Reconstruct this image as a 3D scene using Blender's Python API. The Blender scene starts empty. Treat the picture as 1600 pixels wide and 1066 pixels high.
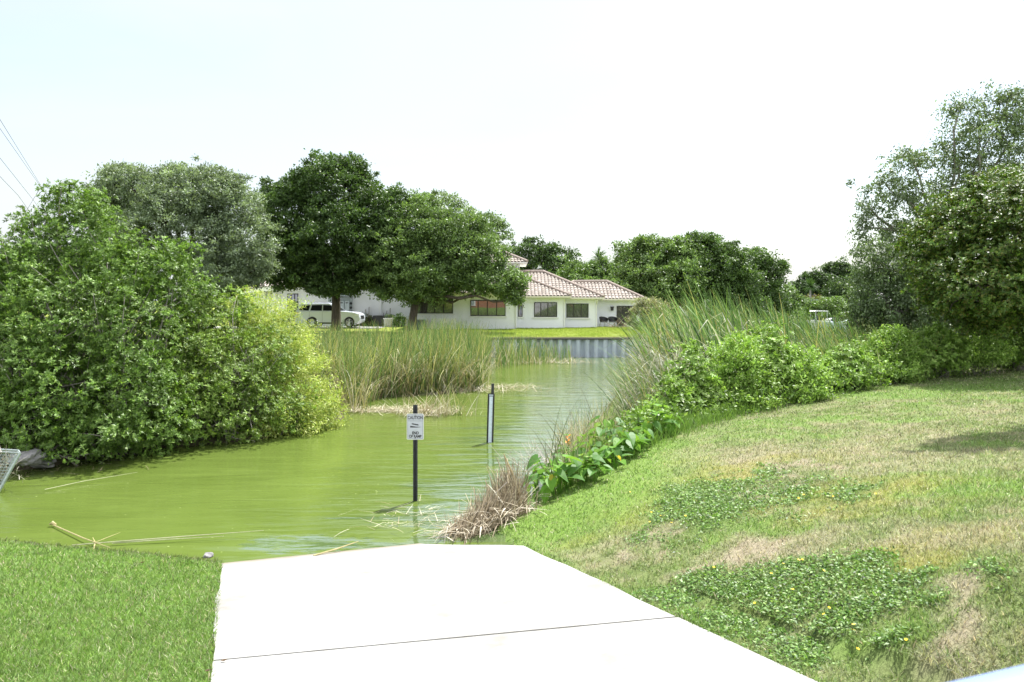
import bpy, bmesh, math, random
import numpy as np
from mathutils import Vector, Matrix

# ------------------------------------------------------------------ camera, world, sun, exposure
scene = bpy.context.scene
COL = scene.collection
rng = np.random.default_rng(7)
random.seed(7)
F = 1250.0; CX = 800.0; HY = 470.0; CAMZ = 3.5      # focal length and horizon in photo pixels

cam_d = bpy.data.cameras.new("camera")
cam = bpy.data.objects.new("camera", cam_d); COL.objects.link(cam)
cam.location = (0, 0, CAMZ); cam.rotation_euler = (math.pi/2, 0, 0)
cam_d.sensor_width = 36; cam_d.lens = F/1600*36
cam_d.shift_y = -(533-HY)/1600.0
cam_d.clip_start = 0.05; cam_d.clip_end = 9000
cam_d.dof.use_dof = True; cam_d.dof.focus_distance = 30; cam_d.dof.aperture_fstop = 6.0
scene.camera = cam

SUN = Vector((0.32, 0.50, 1.0)).normalized()
sun_el = math.asin(SUN.z); sun_az = math.atan2(SUN.x, SUN.y)
sd = bpy.data.lights.new("sun", 'SUN'); sd.energy = 4.9; sd.angle = math.radians(0.5); sd.color = (1, .98, .945)
so = bpy.data.objects.new("sun", sd); COL.objects.link(so)
so.rotation_euler = (-SUN).to_track_quat('-Z', 'Y').to_euler()

w = bpy.data.worlds.new("World"); scene.world = w; w.use_nodes = True
nt = w.node_tree; nt.nodes.clear()
out = nt.nodes.new("ShaderNodeOutputWorld"); bg = nt.nodes.new("ShaderNodeBackground")
sky = nt.nodes.new("ShaderNodeTexSky"); sky.sky_type = 'NISHITA'; sky.sun_disc = False
sky.sun_elevation = sun_el; sky.sun_rotation = sun_az; sky.air_density = 1.0; sky.dust_density = 2.0; sky.ozone_density = 1.5
bg.inputs['Strength'].default_value = 0.135
tc = nt.nodes.new("ShaderNodeTexCoord"); mp = nt.nodes.new("ShaderNodeMapping")
mp.inputs['Scale'].default_value = (1.0, 1.0, 3.6); mp.inputs['Rotation'].default_value = (0.0, math.radians(13), 0.0)
mp.inputs['Location'].default_value = (0.3, 0.1, 0.35)
nz = nt.nodes.new("ShaderNodeTexNoise"); nz.inputs['Scale'].default_value = 1.7; nz.inputs['Detail'].default_value = 7; nz.inputs['Roughness'].default_value = .5
nz.inputs['Distortion'].default_value = .5
rp = nt.nodes.new("ShaderNodeValToRGB"); rp.color_ramp.elements[0].position = .34; rp.color_ramp.elements[0].color = (.38, .38, .38, 1)
rp.color_ramp.elements[1].position = .64; rp.color_ramp.elements[1].color = (.97, .97, .97, 1)
mx = nt.nodes.new("ShaderNodeMix"); mx.data_type = 'RGBA'; mx.inputs['B'].default_value = (3.45, 3.62, 3.66, 1)
nt.links.new(tc.outputs['Generated'], mp.inputs['Vector']); nt.links.new(mp.outputs[0], nz.inputs['Vector'])
nt.links.new(nz.outputs['Fac'], rp.inputs['Fac']); nt.links.new(rp.outputs[0], mx.inputs['Factor'])
nt.links.new(sky.outputs[0], mx.inputs['A'])
# added brighter sky behind the camera, fill light for walls facing it
sp_ = nt.nodes.new("ShaderNodeSeparateXYZ"); nt.links.new(tc.outputs['Generated'], sp_.inputs[0])
mr_ = nt.nodes.new("ShaderNodeMapRange"); mr_.interpolation_type = 'SMOOTHSTEP'; nt.links.new(sp_.outputs['Y'], mr_.inputs['Value'])
mr_.inputs['From Min'].default_value = .35; mr_.inputs['From Max'].default_value = -.35; mr_.inputs['To Min'].default_value = 0; mr_.inputs['To Max'].default_value = 1
mb_ = nt.nodes.new("ShaderNodeMix"); mb_.data_type = 'RGBA'; mb_.inputs['B'].default_value = (5.6, 5.9, 6.3, 1)
nt.links.new(mr_.outputs[0], mb_.inputs['Factor']); nt.links.new(mx.outputs['Result'], mb_.inputs['A']); nt.links.new(mb_.outputs['Result'], bg.inputs['Color'])
nt.links.new(bg.outputs[0], out.inputs[0])
scene.view_settings.view_transform = 'Standard'; scene.view_settings.look = 'None'
scene.view_settings.gamma = 1; scene.view_settings.exposure = 1.05
scene.cycles.max_bounces = 7; scene.cycles.transparent_max_bounces = 8
scene.cycles.diffuse_bounces = 3; scene.cycles.transmission_bounces = 3
scene.cycles.use_denoising = True; scene.cycles.sample_clamp_indirect = 4

# ------------------------------------------------------------------ helpers
def tag(o, label=None, cat=None, group=None, kind=None):
    if label: o['label'] = label
    if cat: o['category'] = cat
    if group: o['group'] = group
    if kind: o['kind'] = kind
    return o

def empty(name, loc=(0, 0, 0), rz=0.0, label=None, cat=None, group=None):
    o = bpy.data.objects.new(name, None); COL.objects.link(o)
    o.location = loc; o.rotation_euler = (0, 0, rz); o.empty_display_size = .2
    return tag(o, label, cat, group)

def copy_tree(o, parent=None):
    c = o.copy(); COL.objects.link(c); c.parent = parent
    for ch in list(o.children): copy_tree(ch, c)
    return c

def P(px, py, Y):                       # point at depth Y seen at a photo pixel
    return np.array([(px-CX)/F*Y, Y, CAMZ-(py-HY)/F*Y])

def mat_new(name):
    m = bpy.data.materials.new(name); m.use_nodes = True
    n = m.node_tree.nodes; n.clear()
    o = n.new("ShaderNodeOutputMaterial"); p = n.new("ShaderNodeBsdfPrincipled")
    m.node_tree.links.new(p.outputs[0], o.inputs['Surface'])
    return m, m.node_tree, p, o

def mat(name, col, rough=.6, metal=0, spec=.5, var=0.0, vscale=8.0, bump=0.0, bscale=30.0, stretch=(1, 1, 1)):
    m, t, p, o = mat_new(name)
    p.inputs['Base Color'].default_value = (*col, 1); p.inputs['Roughness'].default_value = rough
    p.inputs['Metallic'].default_value = metal; p.inputs['Specular IOR Level'].default_value = spec
    tc = t.nodes.new("ShaderNodeTexCoord"); mpn = t.nodes.new("ShaderNodeMapping"); mpn.inputs['Scale'].default_value = stretch
    t.links.new(tc.outputs['Object'], mpn.inputs['Vector'])
    if var:
        nz = t.nodes.new("ShaderNodeTexNoise"); nz.inputs['Scale'].default_value = vscale; nz.inputs['Detail'].default_value = 6
        nz.inputs['Roughness'].default_value = .65
        rp = t.nodes.new("ShaderNodeValToRGB")
        rp.color_ramp.elements[0].position = .3; rp.color_ramp.elements[1].position = .7
        rp.color_ramp.elements[0].color = (*[c*(1-var) for c in col], 1); rp.color_ramp.elements[1].color = (*[min(1, c*(1+var)) for c in col], 1)
        t.links.new(mpn.outputs[0], nz.inputs['Vector']); t.links.new(nz.outputs['Fac'], rp.inputs['Fac'])
        t.links.new(rp.outputs[0], p.inputs['Base Color'])
    if bump:
        nb = t.nodes.new("ShaderNodeTexNoise"); nb.inputs['Scale'].default_value = bscale; nb.inputs['Detail'].default_value = 5
        b = t.nodes.new("ShaderNodeBump"); b.inputs['Strength'].default_value = bump; b.inputs['Distance'].default_value = .02
        t.links.new(mpn.outputs[0], nb.inputs['Vector']); t.links.new(nb.outputs['Fac'], b.inputs['Height'])
        t.links.new(b.outputs[0], p.inputs['Normal'])
    return m

def leaf_mat(name, rough=.45, spec=.4, trans=.35, tcol=(1.15, 1.25, .6)):
    m, t, p, o = mat_new(name)
    a = t.nodes.new("ShaderNodeAttribute"); a.attribute_name = "col"
    t.links.new(a.outputs['Color'], p.inputs['Base Color'])
    p.inputs['Roughness'].default_value = rough; p.inputs['Specular IOR Level'].default_value = spec
    if trans > 0:
        tr = t.nodes.new("ShaderNodeBsdfTranslucent"); ml = t.nodes.new("ShaderNodeMix"); ml.data_type = 'RGBA'; ml.blend_type = 'MULTIPLY'
        ml.inputs['Factor'].default_value = 1; ml.inputs['B'].default_value = (*tcol, 1)
        t.links.new(a.outputs['Color'], ml.inputs['A']); t.links.new(ml.outputs['Result'], tr.inputs['Color'])
        ms = t.nodes.new("ShaderNodeMixShader"); ms.inputs[0].default_value = trans
        t.links.new(p.outputs[0], ms.inputs[1]); t.links.new(tr.outputs[0], ms.inputs[2]); t.links.new(ms.outputs[0], o.inputs['Surface'])
    return m

M = {}
M['leaf'] = leaf_mat('leaf', .48, .35, .30)
M['leaf_gloss'] = leaf_mat('leaf_gloss', .46, .4, .25)
M['grass'] = leaf_mat('grass_blade', .55, .3, .35, (1.1, 1.15, .75))
M['dry'] = leaf_mat('dry_reed', .7, .2, .15, (1.1, 1.0, .8))
M['colattr'] = leaf_mat('attribute_colour', .75, .25, 0)
M['bark'] = mat('bark', (.085, .068, .052), .9, var=.45, vscale=9, bump=.8, bscale=25, stretch=(1, 1, .25))
M['greybark'] = mat('grey_bark', (.27, .245, .215), .9, var=.4, vscale=9, bump=.7, bscale=25, stretch=(1, 1, .3))
M['white_wall'] = mat('white_stucco', (.86, .87, .92), .9, var=.035, vscale=.9, spec=.2)
M['white_trim'] = mat('white_trim', (.80, .80, .78), .6)
M['dark_frame'] = mat('dark_bronze_frame', (.03, .028, .026), .5)
M['black'] = mat('black_plastic', (.015, .015, .017), .45)
M['white_paint'] = mat('white_car_paint', (.62, .66, .72), .18, spec=.6)
M['rubber'] = mat('tyre_rubber', (.02, .02, .02), .8)
M['alloy'] = mat('alloy', (.62, .63, .65), .3, metal=.8)
M['redlamp'] = mat('red_lamp', (.45, .02, .02), .2)
M['headlamp'] = mat('head_lamp', (.75, .78, .8), .12)
M['grey'] = mat('grey_enamel', (.33, .38, .38), .5, var=.08)
M['steel'] = mat('sheet_steel', (.46, .51, .58), .55, metal=.15, var=.25, vscale=2.2, bump=.3, bscale=14, stretch=(1, 1, .3))
M['rail_cap'] = mat('weathered_cap', (.06, .055, .05), .8, var=.4)
M['post'] = mat('black_weathered_post', (.028, .03, .036), .55, var=.5, vscale=22, bump=.5, bscale=60)
M['sign_face'] = mat('sign_face_silver', (.50, .52, .58), .42, var=.10, vscale=14)
M['sign_rim'] = mat('sign_rim_white', (.72, .72, .74), .5)
M['ink'] = mat('faded_black_ink', (.03, .03, .035), .6)
M['ink_faded'] = mat('worn_grey_ink', (.07, .07, .09), .6, var=.5, vscale=40)
M['gauge_white'] = mat('gauge_white', (.62, .70, .82), .5, var=.08, vscale=12)
M['rock'] = mat('grey_rock', (.22, .21, .21), .9, var=.4, vscale=5, bump=1, bscale=12)
M['wire'] = mat('power_wire', (.10, .10, .11), .6)
M['wood_pole'] = mat('pole_wood', (.16, .12, .09), .9, var=.3)
M['brick'] = None

def glass_mat():
    m, t, p, o = mat_new('reflective_window_glass')
    p.inputs['Base Color'].default_value = (.22, .22, .23, 1); p.inputs['Roughness'].default_value = .015
    p.inputs['Metallic'].default_value = .75
    tc = t.nodes.new("ShaderNodeTexCoord"); nb = t.nodes.new("ShaderNodeTexNoise"); nb.inputs['Scale'].default_value = 1.3
    b = t.nodes.new("ShaderNodeBump"); b.inputs['Strength'].default_value = .02; b.inputs['Distance'].default_value = .02
    t.links.new(tc.outputs['Object'], nb.inputs['Vector']); t.links.new(nb.outputs['Fac'], b.inputs['Height']); t.links.new(b.outputs[0], p.inputs['Normal'])
    return m
M['glass'] = glass_mat()
M['car_glass'] = mat('car_glass', (.012, .014, .017), .08, spec=.5)

def mesh_np(name, verts, faces_n, loops, col=None, material=None, parent=None, smooth=False):
    """verts (N,3); faces_n = verts per face; loops = flat index array"""
    me = bpy.data.meshes.new(name)
    verts = np.asarray(verts, dtype=np.float32); loops = np.asarray(loops, dtype=np.int32).ravel()
    nf = len(loops)//faces_n
    me.vertices.add(len(verts)); me.vertices.foreach_set("co", verts.ravel())
    me.loops.add(len(loops)); me.loops.foreach_set("vertex_index", loops)
    me.polygons.add(nf); me.polygons.foreach_set("loop_start", np.arange(0, nf*faces_n, faces_n, dtype=np.int32))
    if col is not None:
        a = me.attributes.new("col", 'FLOAT_COLOR', 'FACE')
        c = np.ones((nf, 4), dtype=np.float32); c[:, :3] = np.clip(col, 0, 1)
        a.data.foreach_set("color", c.ravel())
    me.update(calc_edges=True)
    if smooth: me.polygons.foreach_set("use_smooth", np.ones(nf, dtype=bool))
    if material: me.materials.append(material)
    o = bpy.data.objects.new(name, me); COL.objects.link(o)
    if parent is not None: o.parent = parent
    return o

class MB:                                # simple mesh collector (polygons of any size)
    def __init__(s): s.v = []; s.f = []; s.m = []
    def add(s, vs, fs, mi=0):
        b = len(s.v); s.v += [tuple(map(float, v)) for v in vs]
        for f in fs: s.f.append(tuple(b+i for i in f)); s.m.append(mi)
    def box(s, x0, x1, y0, y1, z0, z1, mi=0):
        v = [(x, y, z) for z in (z0, z1) for y in (y0, y1) for x in (x0, x1)]
        s.add(v, [(0, 2, 3, 1), (4, 5, 7, 6), (0, 1, 5, 4), (2, 6, 7, 3), (0, 4, 6, 2), (1, 3, 7, 5)], mi)
    def prism(s, pts, y0, y1, mi=0, axis='y'):   # pts (x,z) outline ccw
        n = len(pts)
        if axis == 'y': v = [(p[0], y0, p[1]) for p in pts]+[(p[0], y1, p[1]) for p in pts]
        elif axis == 'z': v = [(p[0], p[1], y0) for p in pts]+[(p[0], p[1], y1) for p in pts]
        else: v = [(y0, p[0], p[1]) for p in pts]+[(y1, p[0], p[1]) for p in pts]
        s.add(v, [tuple(range(n)), tuple(range(2*n-1, n-1, -1))]+[(i, i+n, (i+1) % n+n, (i+1) % n) for i in range(n)], mi)
    def tube(s, pts, radii, n=6, mi=0):
        pts = [Vector(p) for p in pts]; b = len(s.v); k = len(pts)
        for i, p in enumerate(pts):
            d = (pts[min(i+1, k-1)]-pts[max(i-1, 0)]).normalized()
            a = d.cross(Vector((0, 0, 1)) if abs(d.z) < .9 else Vector((1, 0, 0))).normalized(); c = d.cross(a)
            r = radii[i] if hasattr(radii, '__len__') else radii
            for j in range(n):
                t = 2*math.pi*j/n; q = p+(a*math.cos(t)+c*math.sin(t))*r; s.v.append(tuple(q))
        for i in range(k-1):
            for j in range(n):
                s.f.append((b+i*n+j, b+i*n+(j+1) % n, b+(i+1)*n+(j+1) % n, b+(i+1)*n+j)); s.m.append(mi)
        s.f.append(tuple(b+j for j in range(n))[::-1]); s.m.append(mi)
        s.f.append(tuple(b+(k-1)*n+j for j in range(n))); s.m.append(mi)
    def build(s, name, mats, parent=None, smooth=False, bevel=0.0):
        me = bpy.data.meshes.new(name); me.from_pydata(s.v, [], s.f); me.update()
        for m in (mats if isinstance(mats, (list, tuple)) else [mats]): me.materials.append(m)
        me.polygons.foreach_set("material_index", s.m)
        if smooth: me.polygons.foreach_set("use_smooth", [True]*len(s.f))
        bm = bmesh.new(); bm.from_mesh(me); bmesh.ops.recalc_face_normals(bm, faces=bm.faces)
        if bevel: bmesh.ops.bevel(bm, geom=list(bm.edges), offset=bevel, segments=2, affect='EDGES', clamp_overlap=True)
        bm.to_mesh(me); bm.free()
        o = bpy.data.objects.new(name, me); COL.objects.link(o)
        if parent is not None: o.parent = parent
        return o

# ------------------------------------------------------------------ terrain height
SL = 0.14                                             # fall of the boat ramp per metre of depth
RA = np.array([-3.88, 10.67]); RC = np.array([.946, .325]); RD = np.array([.344, -1.0])
RW = 3.93
def ramp_uv(x, y):                                    # w across, t up the ramp
    dx = x-RA[0]; dy = y-RA[1]
    det = RC[0]*RD[1]-RC[1]*RD[0]
    return (dx*RD[1]-dy*RD[0])/det, (RC[0]*dy-RC[1]*dx)/det
def ramp_xy(w_, t): return RA+RC*w_+RD*t

LAKE = np.array([(-90, 14), (-30, 13.2), (-14, 12.3), (-7.4, 11.5), (-5.2, 11.1), (-3.95, 10.75), (-2.0, 11.5), (-.6, 12.0), (.15, 12.7),
                 (.45, 13.6), (.7, 15), (1.0, 17), (1.8, 20), (3.1, 26), (4.4, 32), (5.6, 37), (9, 39.5), (20, 39), (40, 44), (75, 60), (140, 80), (150, 121),
                 (46, 120.5), (40, 118), (36, 100), (29, 80), (22, 60), (18, 49.75), (-1.2, 49.75), (-1.3, 44), (-1.5, 31.6), (-3, 29.8), (-5, 28.6), (-5.6, 26.5), (-5.0, 23.5), (-6.4, 20.1), (-8.9, 18.7),
                 (-9.9, 16.6), (-11.5, 16.2), (-16, 17), (-30, 18.5), (-90, 21)], dtype=float)
def sdist(x, y):                                      # >0 on land
    x = np.asarray(x, float); y = np.asarray(y, float)
    d = np.full(x.shape, 1e9); inside = np.zeros(x.shape, bool); n = len(LAKE)
    for i in range(n):
        a = LAKE[i]; b = LAKE[(i+1) % n]; e = b-a
        t = np.clip(((x-a[0])*e[0]+(y-a[1])*e[1])/(e@e), 0, 1)
        d = np.minimum(d, np.hypot(x-a[0]-t*e[0], y-a[1]-t*e[1]))
        c = ((a[1] > y) != (b[1] > y)) & (x < (b[0]-a[0])*(y-a[1])/(b[1]-a[1]+1e-12)+a[0])
        inside ^= c
    return np.where(inside, -d, d)

def PZ(px, py, z):
    Y = (CAMZ-z)*F/(py-HY); return ((px-CX)/F*Y, Y, z)
ctrl = []
for t in (0.5, 2, 4, 6, 8, 11, 14, 18):
    for w_ in (-.3, RW/2, RW+.3):
        q = ramp_xy(w_, t); ctrl.append((q[0], q[1], SL*t))
ctrl += [PZ(0, 870, .12), PZ(0, 1066, .55), PZ(-300, 1000, .6), (-14, 11, .3), (-14, 4, 1.1), (-8, 2, 1.25), (-20, -6, 2.0), (-12, 8, .55)]
ctrl += [PZ(1600, 1066, 1.25), PZ(1450, 1066, 1.12), PZ(1600, 900, 1.55), PZ(1350, 950, 1.1), PZ(1200, 900, .9), PZ(1000, 850, .50), PZ(900, 800, .28),
         PZ(1100, 800, .78), PZ(1300, 800, 1.08), PZ(1600, 780, 1.45), PZ(1000, 740, .58), PZ(1200, 700, .92), PZ(1400, 680, 1.15), PZ(1600, 680, 1.42),
         PZ(860, 775, .28), PZ(900, 742, .30), PZ(1000, 700, .58), PZ(1080, 672, .78), PZ(1200, 640, .88), PZ(1280, 615, .98), PZ(1350, 602, 1.05), PZ(1500, 575, 1.15), PZ(1600, 565, 1.2),
         (20, 12, 1.8), (30, 8, 2.1), (30, 28, 1.3), (22, 32, .9), (12, 32, .5), (7, 35, .4), (5, 0, 1.9), (14, 2, 2.1), (10, -8, 2.3), (0, -14, 2.4), (40, 40, 1.4)]
ctrl = np.array(ctrl)
def _phi(r): return np.sqrt(r*r+.6)
_A = _phi(np.hypot(ctrl[:, None, 0]-ctrl[None, :, 0], ctrl[:, None, 1]-ctrl[None, :, 1]))
_n = len(ctrl); _K = np.zeros((_n+1, _n+1)); _K[:_n, :_n] = _A-np.eye(_n)*.04; _K[:_n, _n] = 1; _K[_n, :_n] = 1
_W = np.linalg.solve(_K, np.append(ctrl[:, 2], 0))
def Hland(x, y):
    x = np.asarray(x, float); y = np.asarray(y, float); z = np.full(x.shape, _W[_n])
    for i in range(_n): z = z+_W[i]*_phi(np.hypot(x-ctrl[i, 0], y-ctrl[i, 1]))
    return z
def height(x, y):
    x = np.asarray(x, float); y = np.asarray(y, float)
    s = sdist(x, y)
    near = Hland(np.clip(x, -20, 40), np.clip(y, -14, 42))
    left = 1.1+0*x
    far = 1.25+.2*np.clip((y-50)/10, 0, 1)
    wl = np.clip((-x-5.5)/2, 0, 1)*np.clip((y-14)/1.5, 0, 1)           # bank under the left shrubs
    h = near*(1-wl)+left*wl
    wf = np.clip((y-24)/5, 0, 1)*np.clip((2.0-x)/1.5, 0, 1)*np.clip((x+12)/5, 0, 1); h = h*(1-wf)+.12*wf
    wf = np.clip((y-42)/6, 0, 1); h = h*(1-wf)+far*wf
    wb = np.clip((np.maximum(np.abs(x)-20, -y-8))/20, 0, 1)*np.clip((30-y)/10, 0, 1); h = h*(1-wb)+2.2*wb
    h = np.where((y > 49.7) & (s > 0) & (x < 18.3), far, h)
    lim = np.where((y > 49.7) & (x < 17.9), 9.0, np.where((x < 6) & (y < 14), .10+.30*np.clip(s, 0, 99), .04+.42*np.clip(s, 0, 99)))
    h = np.minimum(h, lim)
    under = np.maximum(-1.2, -.02-.35*np.clip(-s, 0, 99)); under = np.where((x < 18.5) & (y > 47), -1.2, under)
    h = np.where(s > 0, np.maximum(h, .01), under)
    h = h+np.where(s > 0, .015*np.sin(x*2.1+1.3*np.sin(y*1.7))*np.sin(y*1.9+.7), 0)
    u, t = ramp_uv(x, y)
    ins = (u > .02) & (u < RW-.02) & (t > -4) & (t < 30)
    h = np.where(ins, np.minimum(h, SL*t-.13), h)
    near_r = (((u <= .02) & (u > -.5)) | ((u >= RW-.02) & (u < RW+.5))) & (t > 1.0) & (t < 20)
    h = np.where(near_r, h*.3+.7*(SL*t-.012), h)
    return h
def on_ramp(x, y, m=0.0):
    u, t = ramp_uv(x, y)
    return (u > -m) & (u < RW+m) & (t < 30) & (t > np.where(u > 2.55, (u-2.55)*.70, -4)-m)
def G(px, py):                                        # where a photo pixel meets the ground
    z = 1.0
    for _ in range(60):
        Y = (CAMZ-z)*F/max(py-HY, 8); X = (px-CX)/F*Y
        z = .5*z+.5*max(0.0, float(height(X, Y)))
    return np.array([X, Y, z])

# ---- ground colour zones (real colour of turf, straw and soil)
def ell(px, py, rx, ry):
    c = G(px, py); a = G(px, py+ry); b = G(px, py-ry)
    return (c[0], c[1], rx/F*c[1], max(.15, (b[1]-a[1])/2))
COVER = [ell(*e) for e in [(1085, 790, 105, 38), (1205, 775, 95, 26), (1010, 800, 45, 14), (1120, 960, 170, 66), (1300, 930, 125, 46), (1330, 1015, 110, 48), (1560, 912, 62, 22), (1230, 1040, 90, 40), (1160, 745, 80, 12)]]
DIRT = [ell(*e) for e in [(1200, 768, 62, 9), (1175, 862, 75, 11), (1490, 950, 75, 38), (1545, 1000, 90, 28), (1240, 735, 55, 8), (1040, 845, 40, 8)]]
STRAW = [ell(*e) for e in [(1450, 715, 170, 26), (1180, 712, 190, 20), (1430, 655, 170, 12), (1560, 830, 90, 40), (1380, 690, 120, 14), (1250, 850, 120, 30), (1000, 830, 70, 14), (950, 850, 60, 18)]]
YELL = [ell(*e) for e in [(1390, 770, 110, 22), (1400, 880, 130, 26), (1130, 735, 130, 12), (950, 800, 80, 24), (1240, 795, 50, 14)]]
GRN = [ell(*e) for e in [(1530, 762, 110, 24), (1150, 834, 55, 9), (1320, 660, 180, 10), (1440, 610, 200, 14), (1560, 690, 120, 10)]]
def fld(S, x, y):
    q = .05*np.clip(y, 2, 30); x, y = x+q*(vnoise(x, y, 1.3, 31)-.5)*2.4+q*(vnoise(x, y, 4.1, 32)-.5)*1.6, y+q*(vnoise(x, y, 1.2, 33)-.5)*3.2+q*(vnoise(x, y, 3.7, 34)-.5)*2
    r = np.zeros(np.shape(x))
    for cx, cy, rx, ry in S: r = np.maximum(r, np.exp(-(((x-cx)/rx)**2+((y-cy)/ry)**2)**1.5*.8))
    return r
def vnoise(x, y, s, seed=0):
    x = x*s+seed*17.3; y = y*s+seed*9.1
    xi = np.floor(x); yi = np.floor(y); fx = x-xi; fy = y-yi
    fx = fx*fx*(3-2*fx); fy = fy*fy*(3-2*fy)
    def hh(a, b):
        q = np.sin(a*127.1+b*311.7+seed*74.7)*43758.5453; return q-np.floor(q)
    return (hh(xi, yi)*(1-fx)+hh(xi+1, yi)*fx)*(1-fy)+(hh(xi, yi+1)*(1-fx)+hh(xi+1, yi+1)*fx)*fy
def fbm(x, y, s, seed=0): return .5*vnoise(x, y, s, seed)+.3*vnoise(x, y, s*2.3, seed+1)+.2*vnoise(x, y, s*5.1, seed+2)

C_LAWN = np.array([.145, .235, .055]); C_PALE = np.array([.175, .21, .088]); C_STRAW = np.array([.36, .325, .225]); C_YEL = np.array([.33, .32, .11])
C_DIRT = np.array([.36, .31, .235]); C_COV = np.array([.12, .19, .055]); C_FRESH = np.array([.18, .30, .06]); C_MUD = np.array([.10, .085, .06])
def zone(x, y):
    """turf colour at a spot, and the share of leafy cover plant"""
    x = np.asarray(x, float); y = np.asarray(y, float)
    u, t = ramp_uv(x, y); right = np.clip((u-RW+.1)*3, 0, 1)*(y > -5)
    n1 = fbm(x, y, .8, 3); n2 = fbm(x, y, 2.6, 5); n3 = fbm(x, y, 7, 8)
    def mixc(a, b, k): k = np.clip(k, 0, 1)[..., None]; return a*(1-k)+b*k
    base_l = mixc(np.broadcast_to(C_LAWN, x.shape+(3,)), C_FRESH, n2*1.1-.15); base_l = mixc(base_l, C_STRAW, np.clip(n3-.66, 0, 1)*2.2)
    base_r = mixc(np.broadcast_to(C_PALE, x.shape+(3,)), C_LAWN*1.15, n1*1.8-.62); base_r = mixc(base_r, C_STRAW, n2*2.2-.95); base_r = mixc(base_r, C_LAWN, (fbm(x, y, 9, 21)-.55)*3.0)
    base_r = mixc(base_r, C_STRAW, fld(STRAW, x, y)*(.1+.95*n3)); base_r = mixc(base_r, C_YEL, fld(YELL, x, y)*.8)
    base_r = mixc(base_r, C_LAWN*1.2, fld(GRN, x, y)*.85)
    dirt = fld(DIRT, x, y); n4 = fbm(x, y, 15, 12); dk = np.clip((dirt*1.1+1.1*(n3-.5)+.9*(n4-.5)-.48)*1.9, 0, .8); base_r = mixc(base_r, C_DIRT, dk)
    s = sdist(x, y)
    fr = np.clip(1.6-(s-1.0)/1.4, 0, 1)*np.clip((y-9)/3, 0, 1); base_r = mixc(base_r, C_FRESH, fr*.85)
    c = mixc(base_l, base_r, right)
    cov = np.clip((fld(COVER, x, y)+.95*(n2-.5)-.32)*1.9, 0, 1)*right*(1-dk)
    c = mixc(c, C_COV, cov*.65)
    far = np.clip((y-46)/4, 0, 1); lawn_far = mixc(np.broadcast_to(np.array([.29, .37, .07]), x.shape+(3,)), np.array([.34, .36, .10]), n1*1.2-.5)
    lawn_far = mixc(lawn_far, C_COV*.8, (x-13)/4); c = mixc(c, lawn_far, far)
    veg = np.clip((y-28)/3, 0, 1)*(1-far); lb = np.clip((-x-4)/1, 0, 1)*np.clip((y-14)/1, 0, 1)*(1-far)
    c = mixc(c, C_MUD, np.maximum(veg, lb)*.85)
    c = mixc(c, C_MUD, np.clip(.18-s, 0, .2)*5)
    return c, cov, dk

def axis_coords(lo, hi, step, far, ratio=1.16, extra=()):
    a = list(np.arange(lo, hi+1e-6, step)); st = step; v = hi
    while v < far: st *= ratio; v += st; a.append(v)
    st = step; v = lo
    while v > -far: st *= ratio; v -= st; a.insert(0, v)
    a = sorted(a+list(extra)); return np.array(a)
gx = axis_coords(-10, 20, .14, 3500); gy = axis_coords(2, 28, .14, 3500, extra=(49.70, 49.80))
GX, GY = np.meshgrid(gx, gy)
GZ = height(GX, GY)
nx, ny = len(gx), len(gy)
idx = np.arange(nx*ny).reshape(ny, nx)
quads = np.stack([idx[:-1, :-1], idx[:-1, 1:], idx[1:, 1:], idx[1:, :-1]], -1).reshape(-1, 4)
ground = mesh_np("ground", np.stack([GX, GY, GZ], -1).reshape(-1, 3), 4, quads, smooth=True)
gc, _, _ = zone(GX, GY)
at = ground.data.attributes.new("col", 'FLOAT_COLOR', 'POINT'); cc = np.ones((nx*ny, 4), np.float32); cc[:, :3] = gc.reshape(-1, 3)*.82
at.data.foreach_set("color", cc.ravel())
def ground_mat():
    m, t, p, o = mat_new('turf_and_soil')
    a = t.nodes.new("ShaderNodeAttribute"); a.attribute_name = "col"
    tc = t.nodes.new("ShaderNodeTexCoord"); nz = t.nodes.new("ShaderNodeTexNoise"); nz.inputs['Scale'].default_value = 38; nz.inputs['Detail'].default_value = 6
    nz.inputs['Roughness'].default_value = .7
    r = t.nodes.new("ShaderNodeValToRGB"); r.color_ramp.elements[0].position = .3; r.color_ramp.elements[0].color = (.55, .55, .5, 1)
    r.color_ramp.elements[1].position = .7; r.color_ramp.elements[1].color = (1.35, 1.3, 1.25, 1)
    mm = t.nodes.new("ShaderNodeMix"); mm.data_type = 'RGBA'; mm.blend_type = 'MULTIPLY'; mm.inputs['Factor'].default_value = 1
    t.links.new(tc.outputs['Object'], nz.inputs['Vector']); t.links.new(nz.outputs['Fac'], r.inputs['Fac'])
    t.links.new(a.outputs['Color'], mm.inputs['A']); t.links.new(r.outputs[0], mm.inputs['B']); t.links.new(mm.outputs['Result'], p.inputs['Base Color'])
    b = t.nodes.new("ShaderNodeBump"); b.inputs['Strength'].default_value = .7; b.inputs['Distance'].default_value = .03
    t.links.new(nz.outputs['Fac'], b.inputs['Height']); t.links.new(b.outputs[0], p.inputs['Normal'])
    p.inputs['Roughness'].default_value = .95; p.inputs['Specular IOR Level'].default_value = .1
    return m
ground.data.materials.append(ground_mat()); tag(ground, kind='structure')

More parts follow.
